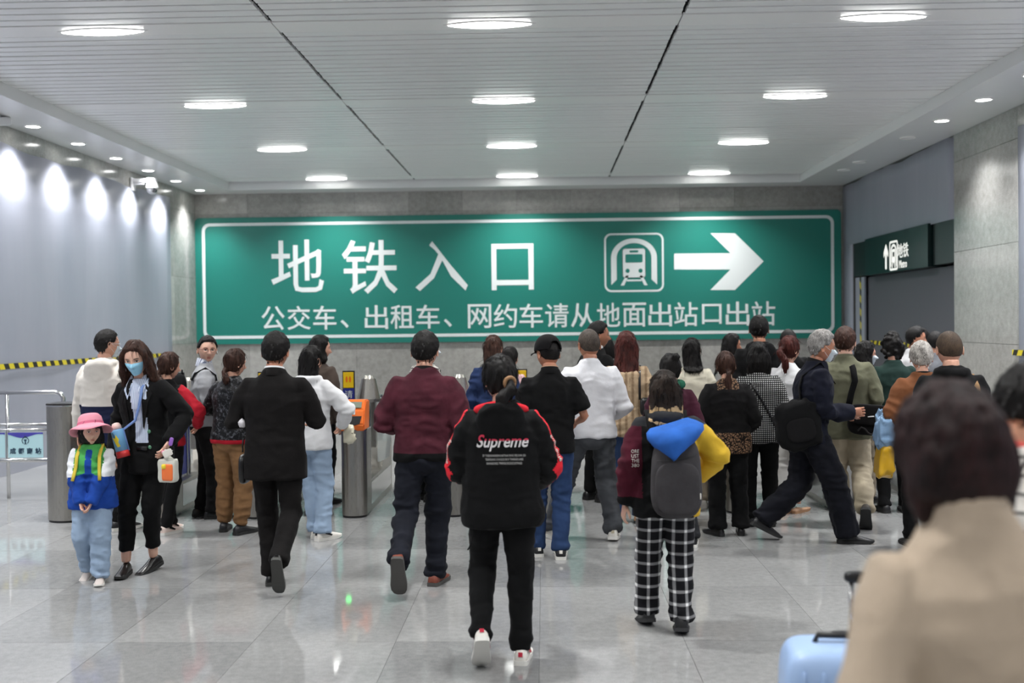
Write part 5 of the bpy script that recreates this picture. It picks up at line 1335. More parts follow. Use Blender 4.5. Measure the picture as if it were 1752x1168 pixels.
gap = lambda f: any(abs(abs(A.ravel()[q]) - PI) < .62 and E.ravel()[q] < .52 for q in f)
g.add(H(Pp), [f for f in F_ if not all((PI - abs(A.ravel()[q])) < .55 * math.sqrt(max(0, 1 - (max(0, E.ravel()[q] - .12) / .5) ** 2)) for q in f)]); cap = link('cap', g.mesh('cap', [BK2]), None, P.root)
g = G(); q = np.linspace(-1.2, 1.2, 16); top_ = np.stack([np.sin(q) * .082, .075 + np.cos(q) * .03 * 0 + .0 * q, .03 - .01 * np.abs(q)], 1); out = np.stack([np.sin(q) * .086, .085 + .085 * np.cos(q * 1.1), .022 - .018 * q ** 2], 1)
V = np.concatenate([top_ + vv(0, -.02, .0), out, out - vv(0, 0, .004), top_ - vv(0, .02, .004)]); g.add(H(V), [(a * 16 + j, a * 16 + j + 1, ((a + 1) % 4) * 16 + j + 1, ((a + 1) % 4) * 16 + j) for a in range(4) for j in range(15)]); link('brim', g.mesh('brim', [BK2], True), None, cap)
g = G(); ribbon(g, [H(vv(x * .07, -.098 + .03 * x * x, .012)) for x in np.linspace(-1, 1, 10)], .016 * k, .003, lambda i, p: P.HR @ vv(0, -1, 0)); link('cap_strap', g.mesh('cap_strap', [BK2]), None, cap)
# 15 white sweater
P15 = P = Person('man in white sweater and grey jeans with shaved head taking a wide step', 1013, 922, 553, 6, 'm', head=(14, 3), tilt=0, rh=(.22, .20, .97), lh=(-.2, .2, 1.0), lf=(-.30, .10, .085), rf=(.16, -.06, .095), lfy=20, rfy=-12, rfp=6, tone='tan', wide=1.03)
P.top([fabric('white_sweater', (222, 222, 226), nscale=120)], 'sweater', hem=.86, fit=1.07, slv=(.074, .064, .05)); collar(P, fabric('white_sweater', (222, 222, 226)), z0=1.43, z1=1.475); P.trousers([fabric('grey_jeans', (70, 72, 76))], (.096, .078, .068, .062), wr=.02); P.shoes(SNW, WS, extra=simple('beige_mark', (196, 186, 160), .6)); P.hair(hairm('buzz'), 'buzz', thick=.007); P.glasses(simple('glasses_frame', (70, 66, 70), .3))
# 17 knit cardigan
P = Person('woman with very long dark hair in beige cable knit cardigan', 1074, 893, 567, -6, 'f', head=(5, 2), rh=(.2, .12, .88)); P.top([fabric('cable_knit', (192, 168, 138), pat=pat_knit, bstr=.8)], 'cardigan', hem=.80, fit=1.12, slv=(.074, .068, .055)); P.trousers([fabric('denim', (52, 70, 104))], (.088, .066, .052, .055)); P.shoes(TANL); P.hair(hred, 'long', L=.24, vol=1.1, thick=.02)
it = Item(P, 'handbag', 'black handbag under the right arm of the cable knit cardigan woman', 'handbag', (.16, -.14, .98)); g = G(); soft_box(g, P.sp(vv(.17, -.15, 1.06)) * P.k, .1, .08, .16, 3.4); it.add('bag_body', g, LEA); it.add('strap', strap_on(P, [(.12, 1.12, -1), (.12, 1.25, -1), (.12, 1.36, -1), (.12, 1.38, 0)], .02), LEA)
# 20
P = Person('woman in cream top with straight black hair beyond the girl with blonde tips', 1186, 868, 577, 0, 'f', head=(-20, 4), far=False); P.top([fabric('cream_top', (210, 204, 186))], hem=.84); P.trousers([fabric('beige_trousers', (160, 148, 130))]); P.shoes(SNW, WS); P.hair(hb_, 'long', L=.06, vol=.95)
# 19
P = Person('woman with messy bun, green scarf and dark red top behind the girl with backpack', 1152, 934, 602, 0, 'f', head=(20, 6), lf=(-.22, .05, .085), rf=(.17, 0, .085)); P.top([fabric('wine', (66, 30, 44))], hem=.84); P.trousers([DK]); P.shoes(SNB, WS, extra=WS); P.hair(hb_, 'bun', L=.02, vol=.9, thick=.02)
g = G(); g.loft([P.sp(vv(.085 * math.sin(a), -.075 * math.cos(a), 1.455 - .01 * math.cos(a))) * P.k for a in np.linspace(-PI, PI, 22)], [.034] * 22, 10, up=(0, 0, 1)); link('scarf', g.mesh('scarf', [fabric('green_scarf', (34, 96, 74))]), None, P.root)
# 22, 23, 26
P = Person('tall man in black hooded jacket in the far row under the sign text', 1302, 856, 538, 0, 'm', head=(-12, 4), wide=1.05, tone='tan'); P.top([BK], hem=.8, hood=1.0, fit=1.1); P.trousers([BK]); P.shoes(SNB); P.hair(hb_, 'short', thick=.014)
P = Person('person with black hair in profile and white collar left of the tall man', 1247, 820, 570, -65, 'f', head=(-20, 3), far=True, tone='tan'); P.top([BK], hem=.84); collar(P, fabric('white_shirt', (214, 214, 216)), z0=1.43, z1=1.50, name='shirt_collar'); P.trousers([BK]); P.shoes(SNB); P.hair(hb_, 'bob', L=.0, thick=.02)
P = Person('person with black hair far behind the brown ponytail woman', 1352, 822, 563, 0, 'm', far=True); P.top([BK], hem=.84); P.trousers([BK]); P.shoes(SNB); P.hair(hb_, 'short', thick=.016)
# 25
P = Person('woman with brown ponytail in white shirt and white trousers', 1349, 878, 573, -35, 'f', head=(-20, 2), rh=(.16, .2, .95), lf=(-.02, -.05, .085), rf=(.06, .08, .085)); P.top([fabric('white_shirt', (214, 214, 216))], 'shirt', hem=.84); P.trousers([fabric('white_trousers', (206, 204, 200))], (.09, .07, .062, .066), short=.13); P.shoes(simple('tan_sandal', (186, 150, 122), .5), TANL, 'sandal'); P.hair(hred, 'pony', L=.12, pz=.01)
# 21 leopard
P = Person('woman in black cardigan with leopard print yoke and hem', 1246, 915, 600, 0, 'f', head=(5, 10), wide=1.08, lh=(-.22, .2, .98), rh=(.22, .18, .98), lf=(-.10, -.02, .085), rf=(.12, .02, .085), lfy=30)
P.top([BK2, fabric('leopard', (120, 90, 70), pat=pat_leopard)], 'cardigan', hem=.79, fit=1.14, slv=(.08, .07, .06), fn=lambda s, c: np.where(((c[:, 2] < .96) & (np.abs(c[:, 0]) < .22)) | ((c[:, 2] > 1.36) & (np.abs(c[:, 0]) < .10 + 0 * c[:, 0])), 1, 0)); P.trousers([BK], (.1, .08, .075, .085)); P.shoes(LEA, kind='dress'); P.hair(hbr, 'low_pony', L=.16, vol=1.1)
# 24 houndstooth
P = Person('woman in black and white checked jacket with black bob hair', 1300, 899, 585, -4, 'f', head=(0, 6), rh=(.2, .2, .95)); P.top([fabric('houndstooth', (120, 120, 120), pat=pat_check)], hem=.80, fit=1.1, slv=(.074, .066, .055)); P.trousers([BK], (.094, .075, .066, .07)); P.shoes(SNB); P.hair(hb_, 'bob', L=.13, vol=1.08, thick=.02)
it = Item(P, 'shoulder_bag', 'crossbody bag with thin black strap on the checked jacket woman', 'bag', (.22, 0, .8)); it.add('strap', strap_on(P, [(-.10, 1.39, 0), (-.08, 1.34, -1), (-.02, 1.24, -1), (.05, 1.12, -1), (.11, 1.0, -1), (.15, .92, -1)], .022), LEA); g = G(); soft_box(g, P.sp(vv(.2, -.03, .86)) * P.k, .07, .2, .15); it.add('bag_body', g, LEA)
# 30, 29, 28
P = Person('dark haired man directly behind the man in olive jacket', 1452, 821, 568, 0, 'm', far=True); P.top([DK], hem=.84); P.trousers([BK]); P.shoes(SNB); P.hair(hb_, 'short', thick=.02)
P = Person('person with black bob and white mask in profile right of the olive jacket', 1476, 858, 584, -60, 'f', head=(-35, 3)); P.top([fabric('olive2', (96, 98, 82))], hem=.84); P.trousers([fabric('beige_trousers', (160, 148, 130))]); P.shoes(SNB); P.hair(hb_, 'bob', L=.0, vol=1.05, thick=.022); P.mask(simple('mask_white', (214, 224, 230), .8))
P28 = P = Person('man in olive jacket and khaki trousers with black messenger bag', 1448, 898, 556, -8, 'm', head=(-20, 4), lh=(-.22, .15, .9), rh=(.22, .15, .92), lf=(-.03, .1, .085), rf=(.13, -.22, .18), rfp=55, tone='pale')
P.top([fabric('olive', (98, 98, 80))], hem=.77, fit=1.1, slv=(.08, .07, .055)); collar(P, fabric('olive', (98, 98, 80)), z0=1.42, z1=1.48, flare=1.2); P.trousers([fabric('khaki', (176, 164, 142))], (.105, .085, .078, .07), wr=.018); P.shoes(simple('dark_brown_shoe', (58, 50, 44), .6)); P.hair(hbr, 'short', thick=.017); P.mask(simple('mask_white', (214, 224, 230), .8))
it = Item(P, 'messenger_bag', 'large black messenger bag on a wide strap against the olive jacket', 'bag', (.17, -.2, .80)); k = P.k; g = G(); soft_box(g, P.sp(vv(.17, -.20, .94)) * k, .36 * k, .13 * k, .26 * k, 4, 26, 14, P.R @ rotm('Y', 4)); it.add('bag_body', g, BK)
g = G(); soft_box(g, P.sp(vv(.17, -.275, .985)) * k, .37 * k, .03 * k, .17 * k, 4, 24, 10, P.R @ rotm('Y', 4)); it.add('flap', g, BK2); g = G(); g.loft([P.sp(vv(.14 + .05 * x, -.298, .97 + .004 * x)) * k for x in (0, .5, 1)], [.005 * k] * 3, 6); it.add('badge', g, simple('silver_badge', (200, 200, 200), .3))
g = G(); g.loft([P.sp(vv(.06 + .2 * x, -.29, .86 + .03 * math.sin(x * 9))) * k for x in np.linspace(0, 1, 8)], [.006 * k] * 8, 6); it.add('lower_cord', g, LEA)
it.add('strap', strap_on(P, [(.02, 1.42, 0), (.05, 1.36, -1), (.06, 1.26, -1), (.03, 1.16, -1), (.01, 1.06, -1)], .05, .01), BK)
# 31-35 right rear
P = Person('woman with curly dark hair in dark green sweater at the right gates', 1531, 876, 570, 0, 'f', head=(-10, 4), lh=(-.24, .15, .95), rh=(.22, .2, 1.0)); P.top([fabric('dark_green', (28, 46, 42))], 'sweater', hem=.84, fit=1.12, slv=(.078, .068, .055)); P.trousers([BK]); P.shoes(SNB); P.hair(hb_, 'curly', vol=1.0, thick=.02)
P = Person('man in white shirt with face in profile near the dark opening', 1561, 820, 558, -75, 'm', head=(-30, 3), far=True, tone='tan'); P.top([fabric('white_shirt', (214, 214, 216))], 'shirt', hem=.84); P.trousers([BK]); P.shoes(SNB); P.hair(hb_, 'short', thick=.02)
P = Person('man with dark hair just right of the white shirt man', 1583, 802, 560, 60, 'm', head=(30, 5), far=True, tone='tan'); P.top([fabric('white_shirt', (214, 214, 216))], 'shirt', hem=.84); P.trousers([BK]); P.shoes(SNB); P.hair(hb_, 'short', thick=.02)
P = Person('dark haired person in grey top left of the cropped hair man', 1604, 812, 567, 0, 'm', far=True); P.top([fabric('mid_grey', (112, 114, 118))], hem=.84); P.trousers([BK]); P.shoes(SNB); P.hair(hb_, 'short', thick=.02)
# 34
P = Person('grey haired person in rust brown jacket at the yellow gate sign', 1580, 935, 584, -6, 'f', head=(-6, 8), wide=1.1, lh=(-.25, .12, .95), tone='light', rh=(.22, .15, .95)); P.top([fabric('rust', (112, 70, 44), nscale=120)], hem=.82, fit=1.2, slv=(.082, .075, .06)); collar(P, BK, z0=1.42, z1=1.47); P.trousers([BK]); P.shoes(SNB); P.hair(hairm('silver'), 'short', thick=.024); 
it = Item(P, 'folded_jacket', 'pale blue jacket draped over the left arm of the rust jacket person', 'jacket', (-.3, 0, .85)); k = P.k; g = G(); soft_box(g, vv(-.31, .0, .98) * k, .15 * k, .26 * k, .27 * k, 3.2, 60, 36, None, .25); crumple(g, vv(-.31, .0, .98) * k, .38, 22, 3, (1, 1, .35)); it.add('cloth_body', g, fabric('pale_blue', (134, 164, 196)))
it = Item(P, 'carrier_bag', 'yellow carrier bag hanging at the left of the rust jacket person', 'bag', (-.31, 0, .6)); g = G(); soft_box(g, vv(-.31, .0, .72) * k, .14 * k, .24 * k, .28 * k, 5, 48, 30, None, .3); crumple(g, vv(-.31, .0, .72) * k, .2, 16, 5, (1, 1, .6)); hd_ = G(); hd_.loft([vv(-.31, .05 * math.cos(a), .84 + .07 * math.sin(a)) * k for a in np.linspace(0, PI, 9)], [.006] * 9, 6); it.add('bag_handle', hd_, simple('yellow_plastic', (206, 160, 30), .35)); it.add('bag_body', g, simple('yellow_plastic', (206, 160, 30), .35))
# 36
P = Person('man with cropped brown hair in black jacket behind the beige woman', 1630, 985, 564, -4, 'm', head=(4, 6), wide=1.06, tone='light'); P.top([BK], hem=.82, fit=1.08, hood=.5); P.trousers([BK]); P.shoes(SNB); P.hair(hairm('buzz_brown'), 'buzz', thick=.009)
it = Item(P, 'shoulder_bag', 'bag with tan shoulder strap of the man with cropped brown hair', 'bag', (.2, -.1, .8)); it.add('strap', strap_on(P, [(.135, 1.38, 0), (.14, 1.34, -1), (.15, 1.26, -1), (.15, 1.15, -1), (.15, 1.05, -1)], .035), fabric('tan_strap', (150, 118, 84))); g = G(); soft_box(g, P.sp(vv(.17, -.2, .95)) * P.k, .26, .12, .22); it.add('bag_body', g, fabric('tan_strap', (150, 118, 84)))
# 27 walking old man
P27 = P = Person('old grey haired man in navy jacket striding to the right with white mask', 1384, 926, 552, -88, 'm', lean=7, head=(2, 2), lh=(-.12, .30, 1.0), rh=(.10, .31, 1.02), lpole=(-.4, -1, -.5), rpole=(.4, -1, -.5), lf=(-.07, -.34, .17), lfp=28, rf=(.09, .27, .085), tone='tan', curl=35)
P.top([fabric('dark_navy', (22, 24, 36)), BK2], hem=.83, fit=1.1, slv=(.08, .07, .058), wr=.018, fn=lambda s, c: np.where(c[:, 2] > 1.455, 1, 0)); collar(P, BK2, z0=1.42, z1=1.49, flare=1.15); P.trousers([fabric('navy_black', (17, 18, 25))], (.11, .095, .09, .088), wr=.02); P.shoes(SNB, kind='dress'); P.hair(hairm('gray'), 'short', thick=.018); P.mask(simple('mask_white', (214, 224, 230), .8))
it = Item(P, 'shoulder_bag', 'bulky black shoulder bag at the hip of the walking old man', 'bag', (.15, -.12, .80)); k = P.k; g = G(); soft_box(g, P.sp(vv(.15, -.12, .98)) * k, .17 * k, .34 * k, .36 * k, 3.6, 50, 32, rotm('X', 10)); crumple(g, P.sp(vv(.15, -.12, .98)) * k, .14, 11, 3, (1, 1, 1)); it.add('bag_body', g, BK)
g = G(); soft_box(g, P.sp(vv(.24, -.12, .95)) * k, .03 * k, .22 * k, .18 * k, 3.2, 20, 12, rotm('X', 10)); it.add('side_pocket', g, BK2)
it.add('strap', strap_on(P, [(.06, 1.32, 1), (.09, 1.39, 0), (.10, 1.35, -1), (.12, 1.26, -1), (.13, 1.14, -1)], .045, .012), BK)
# 2 woman in black blazer
P2 = P = Person('woman in black blazer with pale blue mask facing the camera and holding a bread package', 256, 978, 576, 172, 'f', lean=3, head=(8, 14), tilt=3, lh=(-.27, .20, .97), lpole=(-1, -.6, -.3), rh=(.25, .06, .86), rf=(.13, .10, .085), lf=(.0, -.06, .10), lfp=12, rfy=14, lfy=-10, tone='pale', palm=(0, -.3, 1))
SH = fabric('blue_stripe_shirt', (170, 182, 206), pat=pat_stripe(srgb(206, 212, 226), srgb(150, 166, 196), 26, 'X'))
def blz(s, c):
    w = np.interp(c[:, 2], [.93, 1.05, 1.2, 1.34, 1.42], [.045, .045, .05, .07, .05]); x = c[:, 0] - np.interp(c[:, 2], [.9, 1.45], [-.03, 0])
    return np.where((c[:, 1] > .03) & (np.abs(x) < w) & (c[:, 2] > .96), 1, 0)
P.top([BK, SH], 'blazer', hem=.76, vox=.009, fit=1.04, slv=(.07, .06, .05), fn=blz, prof=[(0.75, .185, .128), (0.92, .178, .125), (1.05, .152, .112), (1.15, .154, .112), (1.27, .166, .122), (1.35, .150, .105), (1.395, .112, .082), (1.42, .085, .074), (1.435, .074, .068)]); P.trousers([BK], (.09, .066, .05, .048), short=.09); P.shoes(LEA, kind='dress'); P.hair(hbr, 'front_long', L=.13, vol=1.0, seed=8); P.mask()
for q in (-1, 1):
    g = G(); k = P.k
    A_ = [P.surf(q * .015, 1.40, 1, .012), P.surf(q * .06, 1.44, 1, .012), P.surf(q * .082, 1.37, 1, .014), P.surf(q * .05, 1.30, 1, .012), P.surf(q * .03, 1.37, 1, .012)]
    A_[0] = P.sp(vv(q * .022, .075, 1.425)) * k; A_[1] = P.sp(vv(q * .058, .02, 1.475)) * k
    A_ = np.array(A_); g.add(np.concatenate([A_, A_ - (P.R @ vv(0, .006, 0))]), [(0, 1, 2, 3, 4), (9, 8, 7, 6, 5)] + [(i, (i + 1) % 5, 5 + (i + 1) % 5, 5 + i) for i in range(5)]); link('shirt_collar', g.mesh('shirt_collar', [SH], False), None, P.root)
    g = G(); L_ = [P.surf(q * x, z, 1, .006) for x, z in ((.075, 1.40), (.125, 1.33), (.10, 1.27), (.055, 1.08), (.05, 1.1), (.06, 1.28))]
    g.add(np.array(L_ + [a + P.R @ vv(0, .006, 0) for a in L_]), [(0, 1, 2, 3, 4, 5), (11, 10, 9, 8, 7, 6)] + [(i, (i + 1) % 6, 6 + (i + 1) % 6, 6 + i) for i in range(6)]); link('lapel', g.mesh('lapel', [BK2], False), None, P.topo)
for z in (1.06, .95): g = G(); g.ball(P.surf(-.085, z, 1, .004), (.014, .006, .014), 0, 12, 6); link('button', g.mesh('button', [simple('green_button', (84, 132, 104), .3)]), None, P.topo)
g = G(); c = P.surf(-.03, .945, 1, .004); g.loft([c + vv(-.04, 0, 0), c + vv(.04, 0, 0)], [(.016, .008)] * 2, 8); link('belt', g.mesh('belt', [LEA]), None, P.root)
it = Item(P, 'water_bottle', 'pale blue and red child water bottle hanging in front of the black blazer', 'bottle', (.085, .16, .86)); k = P.k; T_ = rotm('Y', 14); c = vv(.085, .185, .86) * k
def along(t, off=0): return c + T_ @ vv(0, 0, t) 
g = G(); g.loft([along(0), along(.045)], [.046, .047], 22); it.add('base', g, simple('bottle_red', (196, 44, 44), .4)); g = G(); g.loft([along(.045), along(.19), along(.20)], [.045, .045, .040], 22); bo = it.add('bottle_body', g, simple('bottle_blue', (110, 164, 206), .45))
g = G(); g.loft([along(.20), along(.225), along(.245), along(.25)], [.034, .034, .024, .008], 18); it.add('bottle_cap', g, simple('bottle_cap', (226, 196, 188), .4))
g = G(); g.add(np.array([c + T_ @ vv(x, .0455 * math.sqrt(max(0, 1 - (x / .046) ** 2)) + .0015, z) for x, z in ((-.02, .08), (.0, .075), (.01, .10), (.025, .15), (.005, .14), (-.005, .165), (-.02, .13), (-.012, .11))]), [tuple(range(8))]); it.add('yellow_shape', g, simple('yellow_print', (236, 210, 50), .5))
g = G(); pa = P.surf(-.075, 1.30, 1, .01); ribbon(g, [P.sp(vv(-.07, .0, 1.44)) * k, P.surf(-.062, 1.38, 1, .02), P.surf(-.045, 1.25, 1, .02), P.surf(-.01, 1.15, 1, .035), along(.20) + vv(-.046, .0, 0), along(.05) + vv(-.049, 0, 0)], .02, .0015, lambda i, p: vv(0, 1, .1)); it.add('strap', g, simple('blue_strap', (104, 132, 186), .6))
it = Item(P, 'bread_package', 'clear package of orange wrapped bread with a white tag held by the blazer woman', 'package', (-.30, .24, .72)); c = vv(-.29, .26, .78) * k; g = G(); soft_box(g, c, .13, .075, .16, 7, 36, 20); crumple(g, c, .06, 30, 2); g.loft([c + vv(0, 0, .07), c + vv(.0, 0, .095), c + vv(0.004, 0, .115), c + vv(0, 0, .145)], [(.055, .03), (.022, .016), (.012, .01), (.04, .014)], 20); it.add('clear_wrap', g, simple('film_wrap', (206, 206, 196), .12))
g = G(); soft_box(g, c + vv(-.012, .018, -.01), .085, .052, .12, 7, 20, 10); it.add('orange_label', g, simple('orange_label', (240, 120, 60), .4)); g = G(); soft_box(g, c + vv(0.012, .03, .03), .035, .04, .035, 4, 14, 8); it.add('yellow_label', g, simple('yellow_print', (236, 210, 50), .5))
g = G(); soft_box(g, c + vv(-.02, .045, .125), .075, .004, .05, 5, 14, 8, rotm('Y', 25)); it.add('white_tag', g, SNW); g = G(); soft_box(g, c + vv(-.025, .0, .2), .03, .01, .06, 4, 14, 8, rotm('Y', -15)); it.add('purple_clip', g, simple('purple_plastic', (148, 100, 190), .4)); g = G(); g.ball(c + vv(.015, .03, .13), (.02, .015, .014), 0, 10, 8); it.add('pink_bow', g, simple('pink_plastic', (224, 150, 168), .5))
# 3 child
P3 = P = Person('small girl in pink sun hat and blue, green and white jacket', 162, 993, 709, 186, 'f', lean=2, hs=1.26, head=(26, 2), lh=(-.05, .24, .86), rh=(.06, .24, .88), lpole=(-1, -.5, -.4), rpole=(1, -.5, -.4), lf=(-.09, .10, .085), rf=(.10, -.16, .13), rfp=24, wide=1.12, tone='pale', lfy=10)
CB, CG, CW = fabric('child_blue', (30, 68, 152)), fabric('child_green', (76, 160, 84)), fabric('child_white', (222, 224, 228))
def kid(s, c):
    x, y, z = c[:, 0], c[:, 1], c[:, 2]; zc_ = 1.16 - .25 * np.clip(np.abs(x) - .03, 0, .25); r = np.where(z < zc_, 0, np.where(np.abs(x) < .15, 1, 2)); r = np.where((np.abs(x) < .028) & (y > 0) & (z < 1.40), 0, r); return r
P.top([CB, CG, CW], 'jacket', hem=.80, fit=1.25, slv=(.085, .078, .06), fn=kid, hood=.7, wr=.02, vox=.009, slen=1.1); P.trousers([fabric('pale_jeans', (146, 166, 190))], (.115, .10, .092, .095), wr=.022); P.shoes(simple('grey_shoe', (190, 180, 174), .6), WS, extra=DK, L=1.15); P.hair(hb_, 'bob', L=-.02, vol=1.0, thick=.012, fringe=True)
H0 = P.head; TB = rotm('X', 20); H = lambda V: H0(np.asarray(V) @ TB.T + vv(0, -.006, .012)); g = G(); n = 40; R_ = []
for r, z, wv in ((.02, .128, 0), (.07, .124, 0), (.092, .10, .0), (.101, .06, 0), (.106, .035, 0), (.13, .018, .004), (.158, .0, .010), (.172, -.016, .015), (.170, -.019, .015), (.155, -.004, .010), (.128, .012, .004), (.104, .03, 0)):
    q = np.arange(n) * 2 * PI / n; R_.append(H(np.stack([np.cos(q) * r, np.sin(q) * r * 1.06 - .004, z + wv * np.sin(3 * q + 1)], 1)))
g.rings(R_); hat = link('sun_hat', g.mesh('sun_hat', [fabric('pink_hat', (226, 150, 166), nscale=60)]), None, P.root)
g = G(); g.rings([H(np.stack([np.cos(np.arange(n) * 2 * PI / n) * r, np.sin(np.arange(n) * 2 * PI / n) * r * 1.06 - .004, np.full(n, z)], 1)) for r, z in ((.1075, .034), (.1035, .056))], cap=False); link('hat_band', g.mesh('hat_band', [fabric('pink_band', (214, 112, 140))]), None, hat)
it = backpack(P, 'light blue and yellow child backpack on the small girl', fabric('kid_bag', (96, 176, 196)), .34, .16, .36, (.10, -.24, 1.10), fabric('kid_strap', (206, 184, 70)), True, .032, 2.8)
# 10 man in burgundy
P10 = P = Person('man in burgundy bomber jacket walking away with left sole raised', 730, 1003, 564, 0, 'm', lean=3, head=(-10, 4), wide=1.05, lh=(-.19, .22, 1.06), rh=(.21, .16, .99), lpole=(-.5, -.8, -.5), rpole=(.4, -.9, -.4), lf=(-.135, -.36, .25), lfp=68, lfy=0, rf=(.055, .06, .085), rfy=-14, tone='light')
P.top([fabric('burgundy', (70, 30, 40), var=.25), BK], 'bomber_jacket', hem=.865, fit=1.08, slv=(.078, .07, .055), wr=.016, fn=lambda s, c: np.where(((c[:, 2] < .905) & (np.abs(c[:, 0]) < .21) & (c[:, 1] < .3)), 1, 0)); collar(P, BK, z0=1.425, z1=1.48, flare=1.12)
P.trousers([fabric('blue_black', (26, 28, 36))], (.094, .076, .06, .06), wr=.02); P.shoes(BR, simple('grey_sole2', (78, 76, 74), .8), 'sneaker'); P.hair(hb_, 'short', thick=.018)
# 18 girl with grey backpack
P18 = P = Person('girl with blonde hair tips, plaid trousers and grey backpack walking away', 1142, 1078, 634, 0, 'f', lean=2, hs=1.06, head=(6, 8), wide=1.1, lh=(-.27, .02, .84), rh=(.24, .22, .98), rpole=(1, -.3, -.3), lf=(-.12, .16, .10), lfp=14, rf=(.085, -.06, .10), rfp=12, rfy=-6, tone='pale')
BG, YL = fabric('burgundy_sleeve', (74, 24, 38), var=.2), fabric('yellow_sleeve', (206, 168, 52))
P.top([BK, BG, YL, DK], hem=.78, fit=1.12, slv=(.084, .08, .058), wr=.018, hood=.6, fn=lambda s, c: np.where(c[:, 2] > 1.36, 3, np.where((c[:, 0] < -.165) & (c[:, 2] > .895), 1, np.where((c[:, 0] > .165), 2, 0))))
P.trousers([fabric('plaid', (60, 60, 62), pat=pat_plaid)], (.1, .085, .075, .075), wr=.015); P.shoes(SNB, simple('boot_sole', (44, 44, 46), .8), 'boot')
P.hair(hb_, 'long', L=.07, vol=1.12, thick=.02, mats=[hairm('blond'), simple('blonde_tips', (190, 160, 116), .6)], fn=lambda s, c: np.where(c[:, 2] < 1.475 + .04 * vnoise(c * 30, 2), 1, 0))
GB = fabric('bag_grey', (64, 62, 64), nscale=240); it = backpack(P, 'dark grey rounded backpack on the girl in plaid trousers', GB, .345, .19, .53, (.035, -.26, 1.06), BK, True, .055, 3.4, simple('zip_dark', (34, 34, 36), .5), .16)
g = G(); soft_box(g, P.sp(vv(.175, -.355, .95)) * P.k, .008, .006, .035, 4, 10, 6); it.add('white_label', g, SNW)
g = G(); k = P.k; R_ = []
for z, hw, y0, hd in ((1.395, .10, -.13, .05), (1.385, .15, -.17, .09), (1.36, .175, -.22, .135), (1.325, .172, -.255, .155), (1.285, .145, -.275, .145), (1.245, .105, -.29, .125), (1.215, .065, -.31, .10), (1.195, .025, -.34, .06)):
    q = np.arange(36) * 2 * PI / 36; R_.append(P.sp(np.stack([.035 + np.cos(q) * hw, y0 + np.sin(q) * hd, z + .028 * np.cos(q)], 1)) * k)
g.rings(R_); crumple(g, P.sp(vv(.03, -.2, 1.32)) * k, .07, 16, 4, (1, 1, 1)); o = link('blue_hood', g.mesh('blue_hood', [fabric('hood_blue', (44, 96, 178))]), None, P.root); o['label'] = 'bright blue hood lying over the backpack'
PL = simple('sleeve_patch_black', (20, 20, 22), .6); me = text_mesh('ORE\nUST\nTHE\n380', .3, 0, .0); P.limb_decal(me, -1, .80, .97, 35, .085, SNW, .055) if False else None
g = G(); 
cP = P.sh[-1] * .35 + P.el[-1] * .65
for nm, s_, dz in (('ORE', 0, 0), ('UST', 0, -.03), ('THE', 0, -.06), ('380', 0, -.09)):
    me = text_mesh(nm, 1.0, 0.0, .0); co = getco(me); lo, hi = co.min(0), co.max(0); out = []
    for v in co:
        lx = ((v[0] - lo[0]) / (hi[0] - lo[0]) - .5) * .05; lz = ((v[1] - lo[1]) / (hi[1] - lo[1]) - .5) * .022; out.append(P.surf(cP[0] - .005 + lx, cP[2] + .03 + dz + lz, -1, .004))
    setco(me, np.array(out)); me.materials.clear(); link('sleeve_print', me, SNW, P.topo)
# 13 front woman
P13 = P = Person('woman in black and red hooded jacket with ponytail, nearest of those walking away', 862, 1132, 607, 0, 'f', lean=3, head=(26, 8), wide=1.12, lh=(-.18, .26, 1.0), rh=(.2, .26, .98), lpole=(-.5, -.8, -.4), rpole=(.5, -.8, -.4), lf=(-.115, -.16, .20), lfp=48, rf=(.10, .0, .085), lfy=6, rfy=-4, tone='light')
RD = fabric('red_lining', (210, 40, 52))
def jk(s, c):
    r = np.zeros(len(c), int); x = np.abs(c[:, 0])
    for q in (-1, 1):
        a, e, w = s.sh[q], s.el[q], s.wr[q]
        for p0, p1 in ((a, e), (e, w)):
            d = p1 - p0; t = np.clip(((c - p0) @ d) / (d @ d), 0, 1); rel = c - (p0 + t[:, None] * d); out = np.cross(d, vv(0, 1, 0)); out = nrm(out * (1 if out[0] * q > 0 else -1)); bk = nrm(np.cross(d, out)); bk = bk if bk[1] < 0 else -bk
            dist = np.linalg.norm(rel, axis=1); on = (dist < .11) & (c[:, 0] * q > .13) & (rel @ out > .035) & (np.abs(rel @ bk + .0) < .034); r = np.where(on, 1, r)
    return r
P.top([BK, RD], 'hooded_jacket', hem=.785, fit=1.12, slv=(.08, .076, .06), wr=.016, vox=.009, fn=jk, prof=[(0.78, .168, .13), (0.81, .182, .14), (0.86, .188, .14), (1.05, .165, .125), (1.15, .165, .12), (1.27, .170, .125), (1.35, .155, .11), (1.40, .118, .09), (1.435, .08, .075), (1.47, .064, .066)], hood=1.15)
g = G(); k = P.k; pts = []; rr = []
for a in np.linspace(-165, 165, 26):
    t = math.radians(a); bk = (1 + math.cos(t)) / 2; pts.append(P.sp(vv(math.sin(t) * (.098 + .03 * abs(math.sin(t))), -math.cos(t) * .080 - .01, 1.452 + .004 * bk - .035 * abs(math.sin(t)) ** 2)) * k); rr.append((.016 + .012 * abs(math.sin(t))) * k)
g.loft(pts, rr, 10, up=(0, 0, 1)); o = link('hood_lining', g.mesh('hood_lining', [RD]), None, P.root); o['label'] = 'red hood lining around the neck'
P.trousers([BK], (.094, .072, .058, .058), wr=.014); P.shoes(SNW, WS, extra=simple('red_heart', (186, 34, 60), .5)); P.hair(hb_, 'pony', L=.14, vol=1.2, thick=.020, seed=5, pz=-.028)
